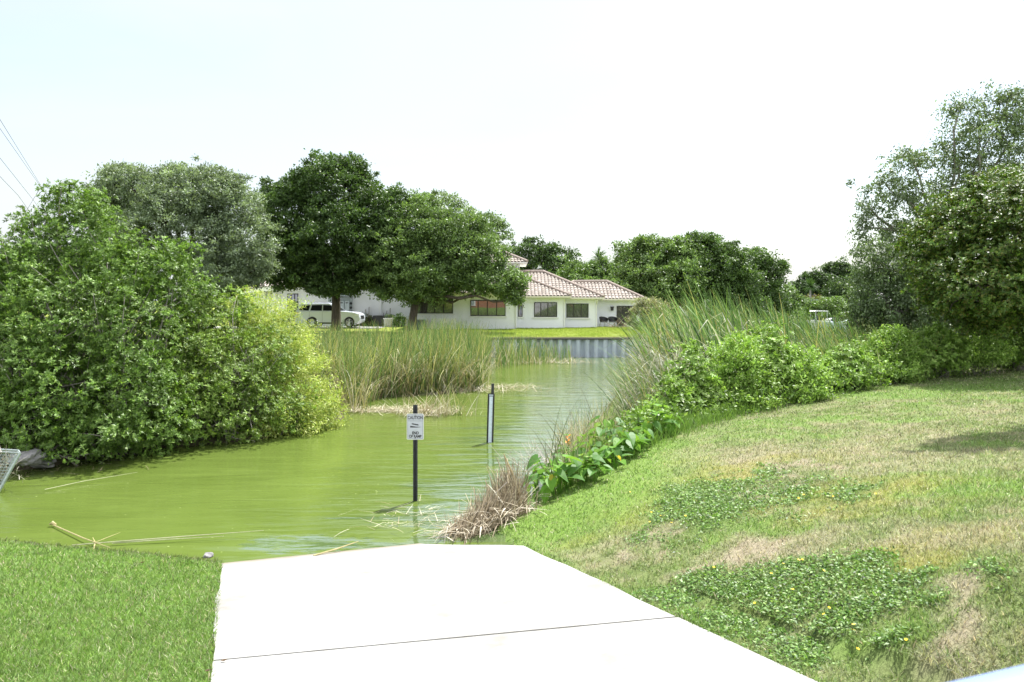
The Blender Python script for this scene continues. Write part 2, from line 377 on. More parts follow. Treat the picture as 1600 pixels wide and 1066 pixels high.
# ------------------------------------------------------------------ water
def water_mat():
    m, t, p, o = mat_new('algae_green_water')
    N = t.nodes.new; L = t.links.new
    tc = N("ShaderNodeTexCoord"); sep = N("ShaderNodeSeparateXYZ"); L(tc.outputs['Object'], sep.inputs[0])
    def math_(op, a, b=None, c=None):
        n = N("ShaderNodeMath"); n.operation = op
        for i, v in enumerate((a, b, c)):
            if v is None: continue
            if isinstance(v, (int, float)): n.inputs[i].default_value = v
            else: L(v, n.inputs[i])
        return n.outputs[0]
    def noise(scale, vs, detail=4, rough=.55, dist=0.0):
        mp_ = N("ShaderNodeMapping"); mp_.inputs['Scale'].default_value = vs; L(tc.outputs['Object'], mp_.inputs['Vector'])
        n = N("ShaderNodeTexNoise"); n.inputs['Scale'].default_value = scale; n.inputs['Detail'].default_value = detail; n.inputs['Roughness'].default_value = rough
        n.inputs['Distortion'].default_value = dist
        L(mp_.outputs[0], n.inputs['Vector']); return n.outputs['Fac']
    # film-free water by right bank and ramp; streaked mask and raised index paint sky reflection
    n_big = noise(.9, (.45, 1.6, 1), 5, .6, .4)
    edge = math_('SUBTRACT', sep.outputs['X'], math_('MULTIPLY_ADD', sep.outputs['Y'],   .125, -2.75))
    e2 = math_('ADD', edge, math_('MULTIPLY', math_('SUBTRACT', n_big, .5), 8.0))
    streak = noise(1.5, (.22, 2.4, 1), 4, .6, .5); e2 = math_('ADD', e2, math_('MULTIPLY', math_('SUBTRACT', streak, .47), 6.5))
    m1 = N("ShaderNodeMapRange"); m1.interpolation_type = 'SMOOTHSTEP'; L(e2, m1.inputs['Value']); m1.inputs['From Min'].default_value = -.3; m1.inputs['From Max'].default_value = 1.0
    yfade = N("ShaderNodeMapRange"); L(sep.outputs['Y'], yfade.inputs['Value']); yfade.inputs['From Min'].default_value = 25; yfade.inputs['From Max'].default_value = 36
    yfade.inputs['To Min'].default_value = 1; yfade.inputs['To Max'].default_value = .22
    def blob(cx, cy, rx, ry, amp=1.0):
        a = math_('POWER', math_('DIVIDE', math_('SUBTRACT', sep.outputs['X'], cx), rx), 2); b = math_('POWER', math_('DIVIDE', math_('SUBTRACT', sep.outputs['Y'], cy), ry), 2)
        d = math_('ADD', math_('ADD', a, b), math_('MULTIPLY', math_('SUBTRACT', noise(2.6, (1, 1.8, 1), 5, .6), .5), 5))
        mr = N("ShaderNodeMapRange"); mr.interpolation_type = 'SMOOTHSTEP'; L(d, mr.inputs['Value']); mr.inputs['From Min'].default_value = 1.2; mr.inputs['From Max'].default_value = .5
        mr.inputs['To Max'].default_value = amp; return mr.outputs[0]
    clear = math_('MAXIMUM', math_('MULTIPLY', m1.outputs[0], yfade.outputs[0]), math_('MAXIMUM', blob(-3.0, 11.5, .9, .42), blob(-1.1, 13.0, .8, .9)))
    # film colour with drifting pale specks
    vor = N("ShaderNodeTexVoronoi"); vor.inputs['Scale'].default_value = 5.5; L(tc.outputs['Object'], vor.inputs['Vector'])
    sp = N("ShaderNodeMapRange"); L(vor.outputs['Distance'], sp.inputs['Value']); sp.inputs['From Min'].default_value = .10; sp.inputs['From Max'].default_value = .04
    gate = N("ShaderNodeMapRange"); L(noise(.55, (1, 1, 1), 3), gate.inputs['Value']); gate.inputs['From Min'].default_value = .50; gate.inputs['From Max'].default_value = .62
    spk = math_('MULTIPLY', math_('MULTIPLY', sp.outputs[0], gate.outputs[0]), .7)
    r = N("ShaderNodeValToRGB"); L(noise(.45, (.9, 1.2, 1), 6, .55, .6), r.inputs['Fac'])
    r.color_ramp.elements[0].position = .3; r.color_ramp.elements[0].color = (.084, .120, .023, 1); r.color_ramp.elements[1].position = .72; r.color_ramp.elements[1].color = (.107, .150, .031, 1)
    mc = N("ShaderNodeMix"); mc.data_type = 'RGBA'; L(spk, mc.inputs['Factor']); L(r.outputs[0], mc.inputs['A']); mc.inputs['B'].default_value = (.42, .50, .20, 1)
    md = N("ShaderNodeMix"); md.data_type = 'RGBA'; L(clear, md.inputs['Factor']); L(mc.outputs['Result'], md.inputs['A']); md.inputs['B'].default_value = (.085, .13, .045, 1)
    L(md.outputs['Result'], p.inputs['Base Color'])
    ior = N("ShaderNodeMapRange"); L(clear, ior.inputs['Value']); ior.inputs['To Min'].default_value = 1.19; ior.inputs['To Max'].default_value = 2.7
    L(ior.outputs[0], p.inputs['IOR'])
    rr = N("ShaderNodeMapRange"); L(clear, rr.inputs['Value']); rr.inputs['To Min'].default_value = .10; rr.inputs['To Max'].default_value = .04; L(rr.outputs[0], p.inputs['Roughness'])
    b1 = N("ShaderNodeBump"); b1.inputs['Strength'].default_value = .55; b1.inputs['Distance'].default_value = .05; L(noise(1.1, (.55, 2.3, 1), 4, .5, .4), b1.inputs['Height'])
    b2 = N("ShaderNodeBump"); b2.inputs['Strength'].default_value = .25; b2.inputs['Distance'].default_value = .012; L(noise(5, (.5, 2.0, 1), 3), b2.inputs['Height']); L(b1.outputs[0], b2.inputs['Normal'])
    L(b2.outputs[0], p.inputs['Normal'])
    return m
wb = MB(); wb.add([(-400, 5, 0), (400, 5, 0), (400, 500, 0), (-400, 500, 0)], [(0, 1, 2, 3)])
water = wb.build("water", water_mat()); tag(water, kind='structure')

# ------------------------------------------------------------------ boat ramp slab
def concrete_mat():
    m, t, p, o = mat_new('pale_broomed_concrete')
    N = t.nodes.new; L = t.links.new
    tc = N("ShaderNodeTexCoord"); nz = N("ShaderNodeTexNoise"); nz.inputs['Scale'].default_value = 1.1; nz.inputs['Detail'].default_value = 9; nz.inputs['Roughness'].default_value = .65
    L(tc.outputs['Object'], nz.inputs['Vector'])
    r = N("ShaderNodeValToRGB"); L(nz.outputs['Fac'], r.inputs['Fac']); r.color_ramp.elements[0].position = .3; r.color_ramp.elements[0].color = (.215, .205, .185, 1)
    r.color_ramp.elements[1].position = .6; r.color_ramp.elements[1].color = (.37, .365, .35, 1)
    # stain of mud close to the water line (height above the water)
    sep = N("ShaderNodeSeparateXYZ"); L(tc.outputs['Object'], sep.inputs[0])
    mr = N("ShaderNodeMapRange"); L(sep.outputs['Z'], mr.inputs['Value']); mr.inputs['From Min'].default_value = .0; mr.inputs['From Max'].default_value = .03
    mr.inputs['To Min'].default_value = .8; mr.inputs['To Max'].default_value = 0
    mx_ = N("ShaderNodeMix"); mx_.data_type = 'RGBA'; L(mr.outputs[0], mx_.inputs['Factor']); L(r.outputs[0], mx_.inputs['A']); mx_.inputs['B'].default_value = (.16, .13, .08, 1)
    L(mx_.outputs['Result'], p.inputs['Base Color']); p.inputs['Roughness'].default_value = .9; p.inputs['Specular IOR Level'].default_value = .25
    n2 = N("ShaderNodeTexNoise"); n2.inputs['Scale'].default_value = 70; n2.inputs['Detail'].default_value = 4; L(tc.outputs['Object'], n2.inputs['Vector'])
    b = N("ShaderNodeBump"); b.inputs['Strength'].default_value = .25; b.inputs['Distance'].default_value = .006; L(n2.outputs['Fac'], b.inputs['Height']); L(b.outputs[0], p.inputs['Normal'])
    return m
M['concrete'] = concrete_mat()
def rp3(w_, t, dz=0): q = ramp_xy(w_, t); return (q[0], q[1], SL*t+dz)
JT = (4.20, 4.78)                                     # joint position at left / right edge
jg = .017
mb = MB()
def slab(outline):
    n = len(outline); mb.add([rp3(*q) for q in outline]+[rp3(q[0], q[1], -.16) for q in outline], [tuple(range(n)), tuple(range(2*n-1, n-1, -1))]+[(i, (i+1) % n, (i+1) % n+n, i+n) for i in range(n)])
wob = lambda t, k: .018*math.sin(t*1.9+k)+.010*math.sin(t*5.3+k)
Ledge = [(wob(t, 0), t) for t in np.linspace(JT[0]-jg, -3.5, 22)]; Redge = [(RW+wob(t, 2), t) for t in np.linspace(.95, JT[1]-jg, 12)]
slab(Ledge+[(2.5, -3.5), (2.55, -.3), (2.75, .12), (3.2, .45), (RW-.25, .75)]+Redge)
slab([(wob(JT[0], 0), JT[0]+jg)]+[(RW, JT[1]+jg), (RW, 12), (0, 12)])
slab([(0, 12+.02), (RW, 12+.02), (RW, 26), (0, 26)])
ramp = mb.build("boat_ramp", M['concrete']); tag(ramp, kind='structure')
mb = MB(); mb.add([rp3(.02, JT[0]-jg-.01, -.045), rp3(RW-.02, JT[1]-jg-.01, -.045), rp3(RW-.02, JT[1]+jg+.01, -.045), rp3(.02, JT[0]+jg+.01, -.045)], [(0, 1, 2, 3)])
jn = mb.build("pavement_joint", mat('joint_filler', (.22, .21, .19), .95, var=.5, vscale=12)); tag(jn, kind='structure')

# ------------------------------------------------------------------ vectorised plants
def unit(v): return v/np.maximum(np.linalg.norm(v, axis=-1, keepdims=True), 1e-9)
def leaf_arrays(pos, d, nrm, L_, W_, fold=.0):
    n = len(pos); d = unit(d); side = unit(np.cross(d, nrm)); up = np.cross(side, d)
    L_ = np.broadcast_to(L_, (n,))[:, None]; W_ = np.broadcast_to(W_, (n,))[:, None]
    v = np.stack([pos, pos+d*L_*.45+side*W_*.5+up*W_*fold, pos+d*L_-up*L_*.08, pos+d*L_*.45-side*W_*.5+up*W_*fold], 1).reshape(-1, 3)
    return v, np.arange(4*n)
def pick(pal, n, jit=.16):
    pal = np.asarray(pal, float); c = pal[rng.integers(0, len(pal), n)]
    k = rng.uniform(0, 1, (n, 1)); c2 = pal[rng.integers(0, len(pal), n)]
    return (c*(1-k)+c2*k)*(1+rng.normal(0, jit, (n, 1)))
def rand_dir(n): return unit(rng.normal(size=(n, 3)))

def crown(name, lobes, pal, clump_r=.45, per=34, dens=1.0, L_=.18, W_=.09, flat=.6, material=None, parent=None, inner=.45, droop=0.0, rosette=False, stray=.06, clumpvar=.22, twigs=None, zmin=None):
    """leaf cloud: lobes = list of (centre, (rx,ry,rz)); clumps of leaves sit on and inside the lobes"""
    cs = []; outd = []
    for c, r in lobes:
        c = np.array(c, float); r = np.array(r, float)
        area = 4*math.pi*((r[0]*r[1])**1.6/3+(r[0]*r[2])**1.6/3+(r[1]*r[2])**1.6/3)**(1/1.6)
        n = max(6, int(dens*area/(clump_r**2*1.5)))
        d = rand_dir(n)
        ph = rng.uniform(0, 6.28, 3)
        bump = 1+.22*np.sin(d[:, 0]*4+ph[0])*np.sin(d[:, 2]*4+ph[1])+.16*np.sin(d[:, 1]*8+ph[2]+d[:, 2]*6)
        rad = 1-inner*rng.uniform(0, 1, n)**1.7
        st = rng.uniform(0, 1, n) < stray; rad = np.where(st, rng.uniform(1.0, 1.22, n), rad)
        cs.append(c+d*r*(rad*bump)[:, None]); outd.append(d)
    cs = np.concatenate(cs); outd = np.concatenate(outd)
    if zmin is not None:
        k = cs[:, 2] > zmin; cs = cs[k]; outd = outd[k]
    nc = len(cs)
    cnt = np.maximum(3, rng.normal(per, per*.35, nc)).astype(int); ci = np.repeat(np.arange(nc), cnt); n = len(ci)
    cr = clump_r*rng.uniform(.55, 1.35, nc)
    if rosette:
        # leaves radiate from short twig tips
        tips = max(1, int(per/9)); tip_id = rng.integers(0, tips, n)
        tip = rng.normal(size=(nc, tips, 3))*.55*cr[:, None, None]; tip[..., 2] *= flat
        axis = unit(outd[:, None, :]*.8+rng.normal(size=(nc, tips, 3))*.45+np.array([0, 0, .75]))
        tp = tip[ci, tip_id]; ax = axis[ci, tip_id]
        az = rand_dir(n); perp = unit(az-ax*np.sum(az*ax, 1, keepdims=True))
        d = unit(perp+ax*rng.uniform(-.1, 1.1, (n, 1)))
        pos = cs[ci]+tp-ax*rng.uniform(0, .5, (n, 1))*L_; nr = unit(ax-d*.4+rng.normal(size=(n, 3))*.15)
    else:
        off = rng.normal(size=(n, 3))*.46*cr[ci][:, None]; off[:, 2] *= flat
        pos = cs[ci]+off
        d = unit(rand_dir(n)+outd[ci]*.45+np.array([0, 0, -droop]))
        nr = unit(rng.normal(size=(n, 3))*.75+np.array([0, 0, .9])+outd[ci]*.2)
    v, lp = leaf_arrays(pos, d, nr, L_*rng.uniform(.65, 1.3, n), W_*rng.uniform(.7, 1.25, n), .12)
    col = 1.16*pick(pal, n, .12)*(1+rng.normal(0, clumpvar, nc))[ci][:, None].clip(.55, 1.6)
    if twigs is not None: twigs.extend(cs[rng.permutation(nc)[:max(1, nc//3)]].tolist())
    return mesh_np(name, v, 4, lp, col, material or M['leaf'], parent)

def limb_path(a, b, n=5, wig=.12, sag=0.0):
    a = Vector(a); b = Vector(b); L = (b-a).length; pts = []
    o1 = Vector(rng.normal(size=3))*wig*L
    for i in range(n+1):
        s = i/n; p = a.lerp(b, s)+o1*math.sin(math.pi*s)*.6+Vector((0, 0, sag*L*math.sin(math.pi*s)))
        p += Vector(rng.normal(size=3))*wig*L*.15*(0 < i < n); pts.append(p)
    return pts

def tree(name, label, cat, base, fork_h, trunk_r, lobes, pal, group=None, bark=None, limbs=True, lean=(0, 0), twig_n=60, twig_r=.03, multi=1, **kw):
    base = np.array(base, float)
    root = empty(name, base, 0, label, cat, group)
    ll = [(np.array(c)-base, r) for c, r in lobes]
    tw = []
    crown('crown', ll, pal, parent=root, twigs=tw, **kw)
    mb = MB(); fork = Vector((lean[0], lean[1], fork_h))
    for k in range(multi):
        o = Vector((0, 0, 0)) if multi == 1 else Vector((random.uniform(-.4, .4)*multi*.4, random.uniform(-.3, .3), 0))
        pts = [Vector((o.x, o.y, -.25)), Vector((o.x*1.02, o.y, fork_h*.15)), Vector((o.x+lean[0]*.5+random.uniform(-.05, .05), o.y, fork_h*.55)), fork+o*.8]
        mb.tube(pts, [trunk_r*1.45, trunk_r*1.05, trunk_r*.92, trunk_r*.85], 9)
    ends = []
    if limbs:
        for c, r in ll:
            e = Vector(c)+Vector((0, 0, -r[2]*.25)); L = (e-fork).length; r0 = trunk_r*random.uniform(.38, .6)
            pts = limb_path(fork, e, 6, .10, -.03)
            mb.tube(pts, [r0*(1-.75*i/6)+.012 for i in range(7)], 6); ends.append(pts)
        allp = [(p, i) for pts in ends for i, p in enumerate(pts) if i >= 2]
        if allp and tw:
            A = np.array([list(p) for p, _ in allp])
            for t in random.sample(tw, min(twig_n, len(tw))):
                t = np.array(t); j = int(np.argmin(np.linalg.norm(A-t, axis=1)+rng.uniform(0, .4, len(A))))
                mb.tube(limb_path(A[j], t, 3, .10), [twig_r, twig_r*.7, twig_r*.5, twig_r*.25], 4)
    mb.build('trunk', bark or M['bark'], root, smooth=True)
    return root

def shrub(name, label, cat, base, lobes, pal, group=None, stems=10, stem_r=.025, bark=None, **kw):
    base = np.array(base, float); root = empty(name, base, 0, label, cat, group)
    ll = [(np.array(c)-base, r) for c, r in lobes]; tw = []
    crown('foliage', ll, pal, parent=root, twigs=tw, **kw)
    mb = MB()
    for t in random.sample(tw, min(stems, len(tw))):
        c, r = random.choice(ll); foot = np.array([c[0]*.8+random.uniform(-.3, .3), c[1]*.8+random.uniform(-.3, .3), 0]); foot[2] = float(height(base[0]+foot[0], base[1]+foot[1]))-base[2]-.1
        mb.tube(limb_path(foot, t, 5, .10), [stem_r*(1.2-.18*i) for i in range(6)], 5)
    mb.build('stem', bark or M['greybark'], root, smooth=True)
    return root

def PL(px, py, Y, rp, ry=None, dr=None):              # lobe from photo pixel centre, depth and radius in pixels
    ry = ry or rp; s = Y/F
    return (P(px, py, Y), (rp*s, (dr or rp)*s, ry*s))

def ribbons(name, base, az, th0, bend, length, width, col, K=5, kink=None, material=None, parent=None, taper=.15, twist=None):
    """curved strips growing out of base points; angles measured from the vertical"""
    n = len(base); base = np.asarray(base, float)
    bc = lambda a: np.broadcast_to(np.asarray(a, float), (n,))
    az, th0, bend, length, width = map(bc, (az, th0, bend, length, width))
    dirh = np.stack([np.cos(az), np.sin(az), 0*az], 1); up = np.array([0, 0, 1.0])
    tw = rng.uniform(0, math.pi, n) if twist is None else bc(twist)
    side = np.stack([np.cos(tw), np.sin(tw), 0*tw], 1)
    p = base.copy(); V = np.zeros((n, K+1, 2, 3)); seg = (length/K)[:, None]
    for k in range(K+1):
        s = k/K; wd = (width*(1-(1-taper)*s**1.5)*.5)[:, None]
        V[:, k, 0] = p-side*wd; V[:, k, 1] = p+side*wd
        th = th0+bend*(s+.5/K)**1.6
        if kink is not None: th = th+np.where(s >= kink[0], kink[1], 0)
        p = p+seg*(np.sin(th)[:, None]*dirh+np.cos(th)[:, None]*up)
    i0 = (np.arange(n)*(K+1)*2)[:, None, None]; k = (np.arange(K)*2)[None, :, None]
    q = (i0+k+np.array([0, 1, 3, 2])[None, None, :])
    return mesh_np(name, V.reshape(-1, 3), 4, q.reshape(-1), np.repeat(col, K, 0), material or M['grass'], parent)
# ------------------------------------------------------------------ the long white house
M['tile_under'] = mat('roof_base', (.30, .25, .22), .9)  # even brown base sheet beneath the tiles
TILE = [(.33, .285, .24), (.36, .32, .28), (.30, .255, .215), (.335, .29, .25), (.38, .34, .30)]
def hip_faces(x0, x1, y0, y1, z, slope):
    d = y1-y0; r = d/2; h = r*slope; ym = (y0+y1)/2
    a, b = Vector((x0+r, ym, z+h)), Vector((x1-r, ym, z+h))
    if x1-x0 < d: m_ = Vector(((x0+x1)/2, ym, z+(x1-x0)/2*slope)); a = b = m_
    c = [Vector((x0, y0, z)), Vector((x1, y0, z)), Vector((x1, y1, z)), Vector((x0, y1, z))]
    return [(c[0], c[1], b, a), (c[1], c[2], b, b), (c[2], c[3], a, b), (c[3], c[0], a, a)], a, b, c
def tiled(face, V, Fq, Cc, pitch=.27, row=.42, rad=.112):
    e0, e1, r1, r0 = face; u = (e1-e0); L = u.length; u = u.normalized(); nrm = (e1-e0).cross((r0-e0) if (r0-e0).length > .01 else (r1-e0)).normalized()
    if nrm.z < 0: nrm = -nrm
    v = nrm.cross(u); 
    if v.z < 0: v = -v
    ul, vl = (r0-e0).dot(u), (r0-e0).dot(v); ur, vr = (r1-e0).dot(u), (r1-e0).dot(v)
    n = int(L/pitch)
    for i in range(n):
        uc = (i+.5)*L/n
        if uc < ul: vm = vl*uc/max(ul, 1e-6)
        elif uc > ur: vm = vr*(L-uc)/max(L-ur, 1e-6)
        else: vm = vl
        k = 0
        while k*row < vm-.05:
            v0 = k*row-.04; v1 = min((k+1)*row, vm); b = len(V)
            for vv, rr, lift in ((v0, rad, .05), (v1, rad*.86, .015)):
                for j in range(5):
                    t = math.pi*j/4; p = e0+u*(uc-math.cos(t)*rr)+v*vv+nrm*(math.sin(t)*rr*.5+lift); V.append(tuple(p))
            for j in range(4): Fq.append((b+j, b+j+1, b+6+j, b+5+j))
            c = np.array(random.choice(TILE))*random.uniform(.85, 1.1)
            Cc += [c]*4; k += 1
def roof(parent, x0, x1, y0, y1, z, slope, name='roof'):
    faces, a, b, c = hip_faces(x0, x1, y0, y1, z, slope)
    mb = MB(); dz = Vector((0, 0, -.10))
    for f in faces:
        q = [f[0], f[1], f[2]]+([f[3]] if (f[3]-f[2]).length > .01 else []); mb.add(q, [tuple(range(len(q)))])
    mb.add([p for p in c]+[p+dz for p in c], [(0, 1, 5, 4), (1, 2, 6, 5), (2, 3, 7, 6), (3, 0, 4, 7), (7, 6, 5, 4)], 1)
    ro = mb.build(name, [M['tile_under'], M['white_trim']], parent)
    V, Fq, Cc = [], [], []
    for f in faces: tiled(f, V, Fq, Cc)
    mesh_np('roof_tiles', np.array(V), 4, np.array(Fq).ravel(), np.array(Cc), M['colattr'], ro)
    rb = MB(); 
    for p, q in ((c[0], a), (c[1], b), (c[2], b), (c[3], a), (a, b)):
        if (p-q).length > .05: rb.tube([p+Vector((0, 0, .08)), q+Vector((0, 0, .10))], .115, 7)
    rb.build('ridge_tiles', mat('ridge_tile', (.38, .31, .27), .85, var=.25, vscale=6), ro)
    return ro
GZ_ = 1.43
house = empty("house", (0, 60, GZ_), 0, "long white stucco house with pinkish barrel tile hip roofs on the far lawn", "house")
HB = Vector((0, 60, GZ_))
def hx(px, Y): return (px-CX)/F*Y
def hz(py, Y): return CAMZ-(py-HY)/F*Y
class HP:                                             # parent proxy that keeps world coordinates
    pass
def hbuild(mb, name, m, parent=house, **k):
    mb.v = [(v[0]-HB.x, v[1]-HB.y, v[2]-HB.z) for v in mb.v]
    return mb.build(name, m, parent, **k)
def wallbox(name, x0, x1, y0, y1, z1):
    mb = MB(); mb.box(x0, x1, y0, y1, GZ_-.3, z1); return hbuild(mb, name, M['white_wall'])
YZ, YA, YB, YC, YL = 58.6, 60.0, 61.0, 63.0, 65.0
wallbox('wall', hx(655, YZ), hx(806, YZ), YZ, 72, 4.0)
wallbox('wall', hx(806, YA)-1, hx(881, YA), YA, 72.2, 3.80)
wallbox('wall', hx(881, YB)-1, hx(932, YB), YB, 68.4, 3.74)
wallbox('wall', hx(932, YC)-1, hx(1003, YC), YC, 67.0, 3.66)
wallbox('wall', hx(437, YL), hx(655, YL)+.6, YL, 74, 4.5)
wallbox('wall', -4.9, .62, 64.6, 70.2, 6.5)
_ox = lambda *a: a
def roofw(*a):
    r = roof(house, *a); 
    for o in [r]+list(r.children):
        if o.type == 'MESH' and o is not r: pass
    r.location = (-HB.x, -HB.y, -HB.z); return r
roofw(hx(650, YZ)-.4, .85, YZ-.6, 69.0, 4.08, .44)
roofw(-7.0, 4.37, 59.4, 68.6, 3.86, .42)
roofw(-6.0, 6.96, 60.4, 69.2, 3.76, .46)
roofw(2.5, 10.28, 62.4, 67.5, 3.66, .52)
roofw(hx(431, 64.4), hx(655, 64.4)+.9, 64.4, 74.2, 4.58, .42)
roofw(-5.6, 1.23, 64.0, 70.8, 6.6, .45)
def soffit():
    cg = mat('cream_gutter', (.66, .62, .50), .6)
    for x0, x1, y0, z in ((hx(650, YZ)-.4, .85, YZ-.6, 4.08), (.85, 4.37, 59.4, 3.86), (4.37, 6.96, 60.4, 3.76), (6.96, 10.28, 62.4, 3.66)):
        mb = MB(); mb.box(x0, x1, y0-.10, y0-.012, z-.13, z-.01); hbuild(mb, 'gutter', cg)
soffit()
def window(px0, px1, py0, py1, Y, mull, name='window', sill=True, hbars=()):
    x0, x1, z1, z0 = hx(px0, Y), hx(px1, Y), hz(py0, Y), hz(py1, Y); fw = .06
    mb = MB(); y0, y1 = Y-.05, Y+.03
    mb.box(x0, x1, y0, y1, z0, z0+fw); mb.box(x0, x1, y0, y1, z1-fw, z1); mb.box(x0, x0+fw, y0, y1, z0+fw, z1-fw); mb.box(x1-fw, x1, y0, y1, z0+fw, z1-fw)
    for mpx in mull: xm = hx(mpx, Y); mb.box(xm-.035, xm+.035, y0+.004, y1, z0+fw, z1-fw)
    for f_ in hbars: zm = z0+(z1-z0)*f_; mb.box(x0+fw, x1-fw, y0+.008, y1, zm-.025, zm+.025)
    wo = hbuild(mb, name, M['dark_frame'])
    g = MB(); g.add([(x0+fw-HB.x, Y-.022-HB.y, z0+fw-HB.z), (x1-fw-HB.x, Y-.022-HB.y, z0+fw-HB.z), (x1-fw-HB.x, Y-.022-HB.y, z1-fw-HB.z), (x0+fw-HB.x, Y-.022-HB.y, z1-fw-HB.z)], [(0, 1, 2, 3)])
    g.build('pane', M['glass'], wo)
    if sill:
        s = MB(); s.box(x0-.12-HB.x, x1+.12-HB.x, Y-.09-HB.y, Y+.01-HB.y, z0-.10-HB.z, z0-.005-HB.z); s.build('sill', M['white_trim'], wo)
    return wo
window(652, 708, 464.5, 490, YZ, (661, 679, 693))
window(735, 790, 469, 494, YZ, (747, 761.5, 776))
window(809.5, 816.5, 472, 495, YA, ())
window(834.5, 870.5, 472.5, 495.5, YA, (845, 856))
window(885, 919.5, 474.5, 496.5, YB, (896, 908))
gd = window(963.5, 994, 478, 509, YC, (973, 983.5), 'glass_door', sill=False)
window(449, 466, 459, 508, YL, (455, 460.5), 'glass_door', sill=False)
for px, Y, zt in ((806, YZ, 3.95), (881.5, YA, 3.7), (932, YB, 3.6), (593, YL, 4.4), (437, YL, 4.4)):
    mb = MB(); x = hx(px, Y); mb.tube([(x, Y-.5, zt), (x, Y-.42, zt-.12), (x, Y-.06, zt-.4), (x, Y-.06, GZ_+.05)], .045 if px not in (593, 437) else .07, 6)
    hbuild(mb, 'downspout', M['white_trim'])
mb = MB(); mb.box(hx(586, YL), hx(596, YL), YL-.12, YL+.02, GZ_, 4.4); hbuild(mb, 'pilaster', M['white_wall'])
mb = MB(); x = hx(956, YC); z = hz(483, YC)
mb.box(x-.05, x+.05, YC-.06, YC+.01, z-.1, z+.1); mb.prism([(x-.09, z-.12), (x+.09, z-.12), (x+.13, z+.16), (x-.13, z+.16)], YC-.26, YC-.08); mb.box(x-.15, x+.15, YC-.28, YC-.06, z+.165, z+.2)
hbuild(mb, 'wall_lamp', M['dark_frame'])
# side wing running back to the left, with its white fascia and round porch post
A_ = Vector((hx(434, 64.6), 64.6, 0)); B_ = Vector((-28.6, 86, 0)); dv = (B_-A_).normalized(); nv = Vector((-dv.y, dv.x, 0))
def wing_poly(off, z0, z1, inner=7):
    a = A_+nv*off; b = B_+nv*off; c = B_-nv*inner; d = A_-nv*inner
    return [(p.x, p.y) for p in (a, b, c, d)], z0, z1
mb = MB(); pl, z0, z1 = wing_poly(-1.2, GZ_-.2, 4.4, 6); mb.prism(pl, z0, z1, axis='z'); hbuild(mb, 'wall', M['white_wall'])
mb = MB(); pl, z0, z1 = wing_poly(.05, 4.32, 4.72, -.18); mb.prism(pl, z0, z1, axis='z'); hbuild(mb, 'fascia', M['white_trim'])
mb = MB(); a = A_+nv*.2; b = B_+nv*.2; c = B_-nv*5.2; d = A_-nv*5.2
mb.add([(a.x, a.y, 4.74), (b.x, b.y, 4.74), (c.x, c.y, 6.9), (d.x, d.y, 6.9)], [(0, 1, 2, 3)]); mb.add([(d.x, d.y, 6.9), (c.x, c.y, 6.9), (c.x-nv.x*5, c.y-nv.y*5, 4.7), (d.x-nv.x*5, d.y-nv.y*5, 4.7)], [(0, 1, 2, 3)])
ro = hbuild(mb, 'roof', mat('tan_tile', (.44, .37, .32), .85, var=.3, vscale=5))
for k, s in enumerate((.10, .38, .7)):
    q = A_.lerp(B_, s)+nv*-.15; mb = MB(); mb.tube([(q.x, q.y, GZ_-.1), (q.x, q.y, GZ_+.25), (q.x, q.y, GZ_+.3), (q.x, q.y, 4.1), (q.x, q.y, 4.15), (q.x, q.y, 4.32)], [.26, .26, .19, .16, .24, .24], 12)
    hbuild(mb, 'porch_column', M['white_trim'], smooth=False)

# things along the wall
mp_root = empty("meter_panel", (hx(540, YL), YL-.1, GZ_), 0, "pale green electric meter bank under an awning on the wall behind the car", "meter panel")
mb = MB(); mb.box(-1.35, .55, -.16, .09, .75, 2.35); mb.build('back_board', M['grey'], mp_root, bevel=.01)
for i in range(4):
    mb = MB(); mb.box(-1.25+i*.42, -.90+i*.42, -.24, -.162, 1.0, 2.05); c = mb.build('meter_cabinet', mat('cabinet_grey', (.46, .52, .53), .5, var=.08), mp_root, bevel=.01)
    mb = MB(); mb.box(-1.18+i*.42, -.98+i*.42, -.25, -.242, 1.86, 1.93); mb.build('label_plate', M['black'], c)
for i in range(3):
    mb = MB(); z = 1.15+i*.35
    for a in range(12):
        t0, t1 = a*math.pi/6, (a+1)*math.pi/6; mb.add([(.50, -.23, z), (.50+.11*math.cos(t0), -.23, z+.11*math.sin(t0)), (.50+.11*math.cos(t1), -.23, z+.11*math.sin(t1)), (.50+.09*math.cos(t1), -.17, z+.09*math.sin(t1)), (.50+.09*math.cos(t0), -.17, z+.09*math.sin(t0))], [(0, 1, 2), (1, 4, 3, 2)])
    mb.build('meter_dial', M['black'], mp_root)
mb = MB(); mb.prism([(-.50, 2.42), (-.50, 2.50), (.09, 2.85), (.09, 2.42)], -1.5, .75, axis='x'); mb.build('awning', M['grey'], mp_root)
for i, (px, wdt, h) in enumerate(((571, .3, 1.1), (604, .35, 1.0))):
    t = empty("wall_conduit", (hx(px, YL), YL-.12, GZ_), 0, "grey conduit riser with valves beside the meter bank" if i == 0 else "grey conduit riser with valves right of the white pilaster", "pipe")
    mb = MB()
    for k in range(3): mb.tube([(-.25+k*.28, 0, 0), (-.25+k*.28, 0, h+.2*k % .5), (-.25+k*.28, .1, h+.2*k % .5+.05)], .03, 6)
    mb.tube([(-.3, -.02, h*.55), (.4, -.02, h*.55)], .03, 6); mb.build('pipe', M['greybark'], t)
    mb = MB(); mb.box(-.12, .12, -.08, .06, h*.7, h*.7+.3); mb.build('junction_box', M['grey'], t, bevel=.01)
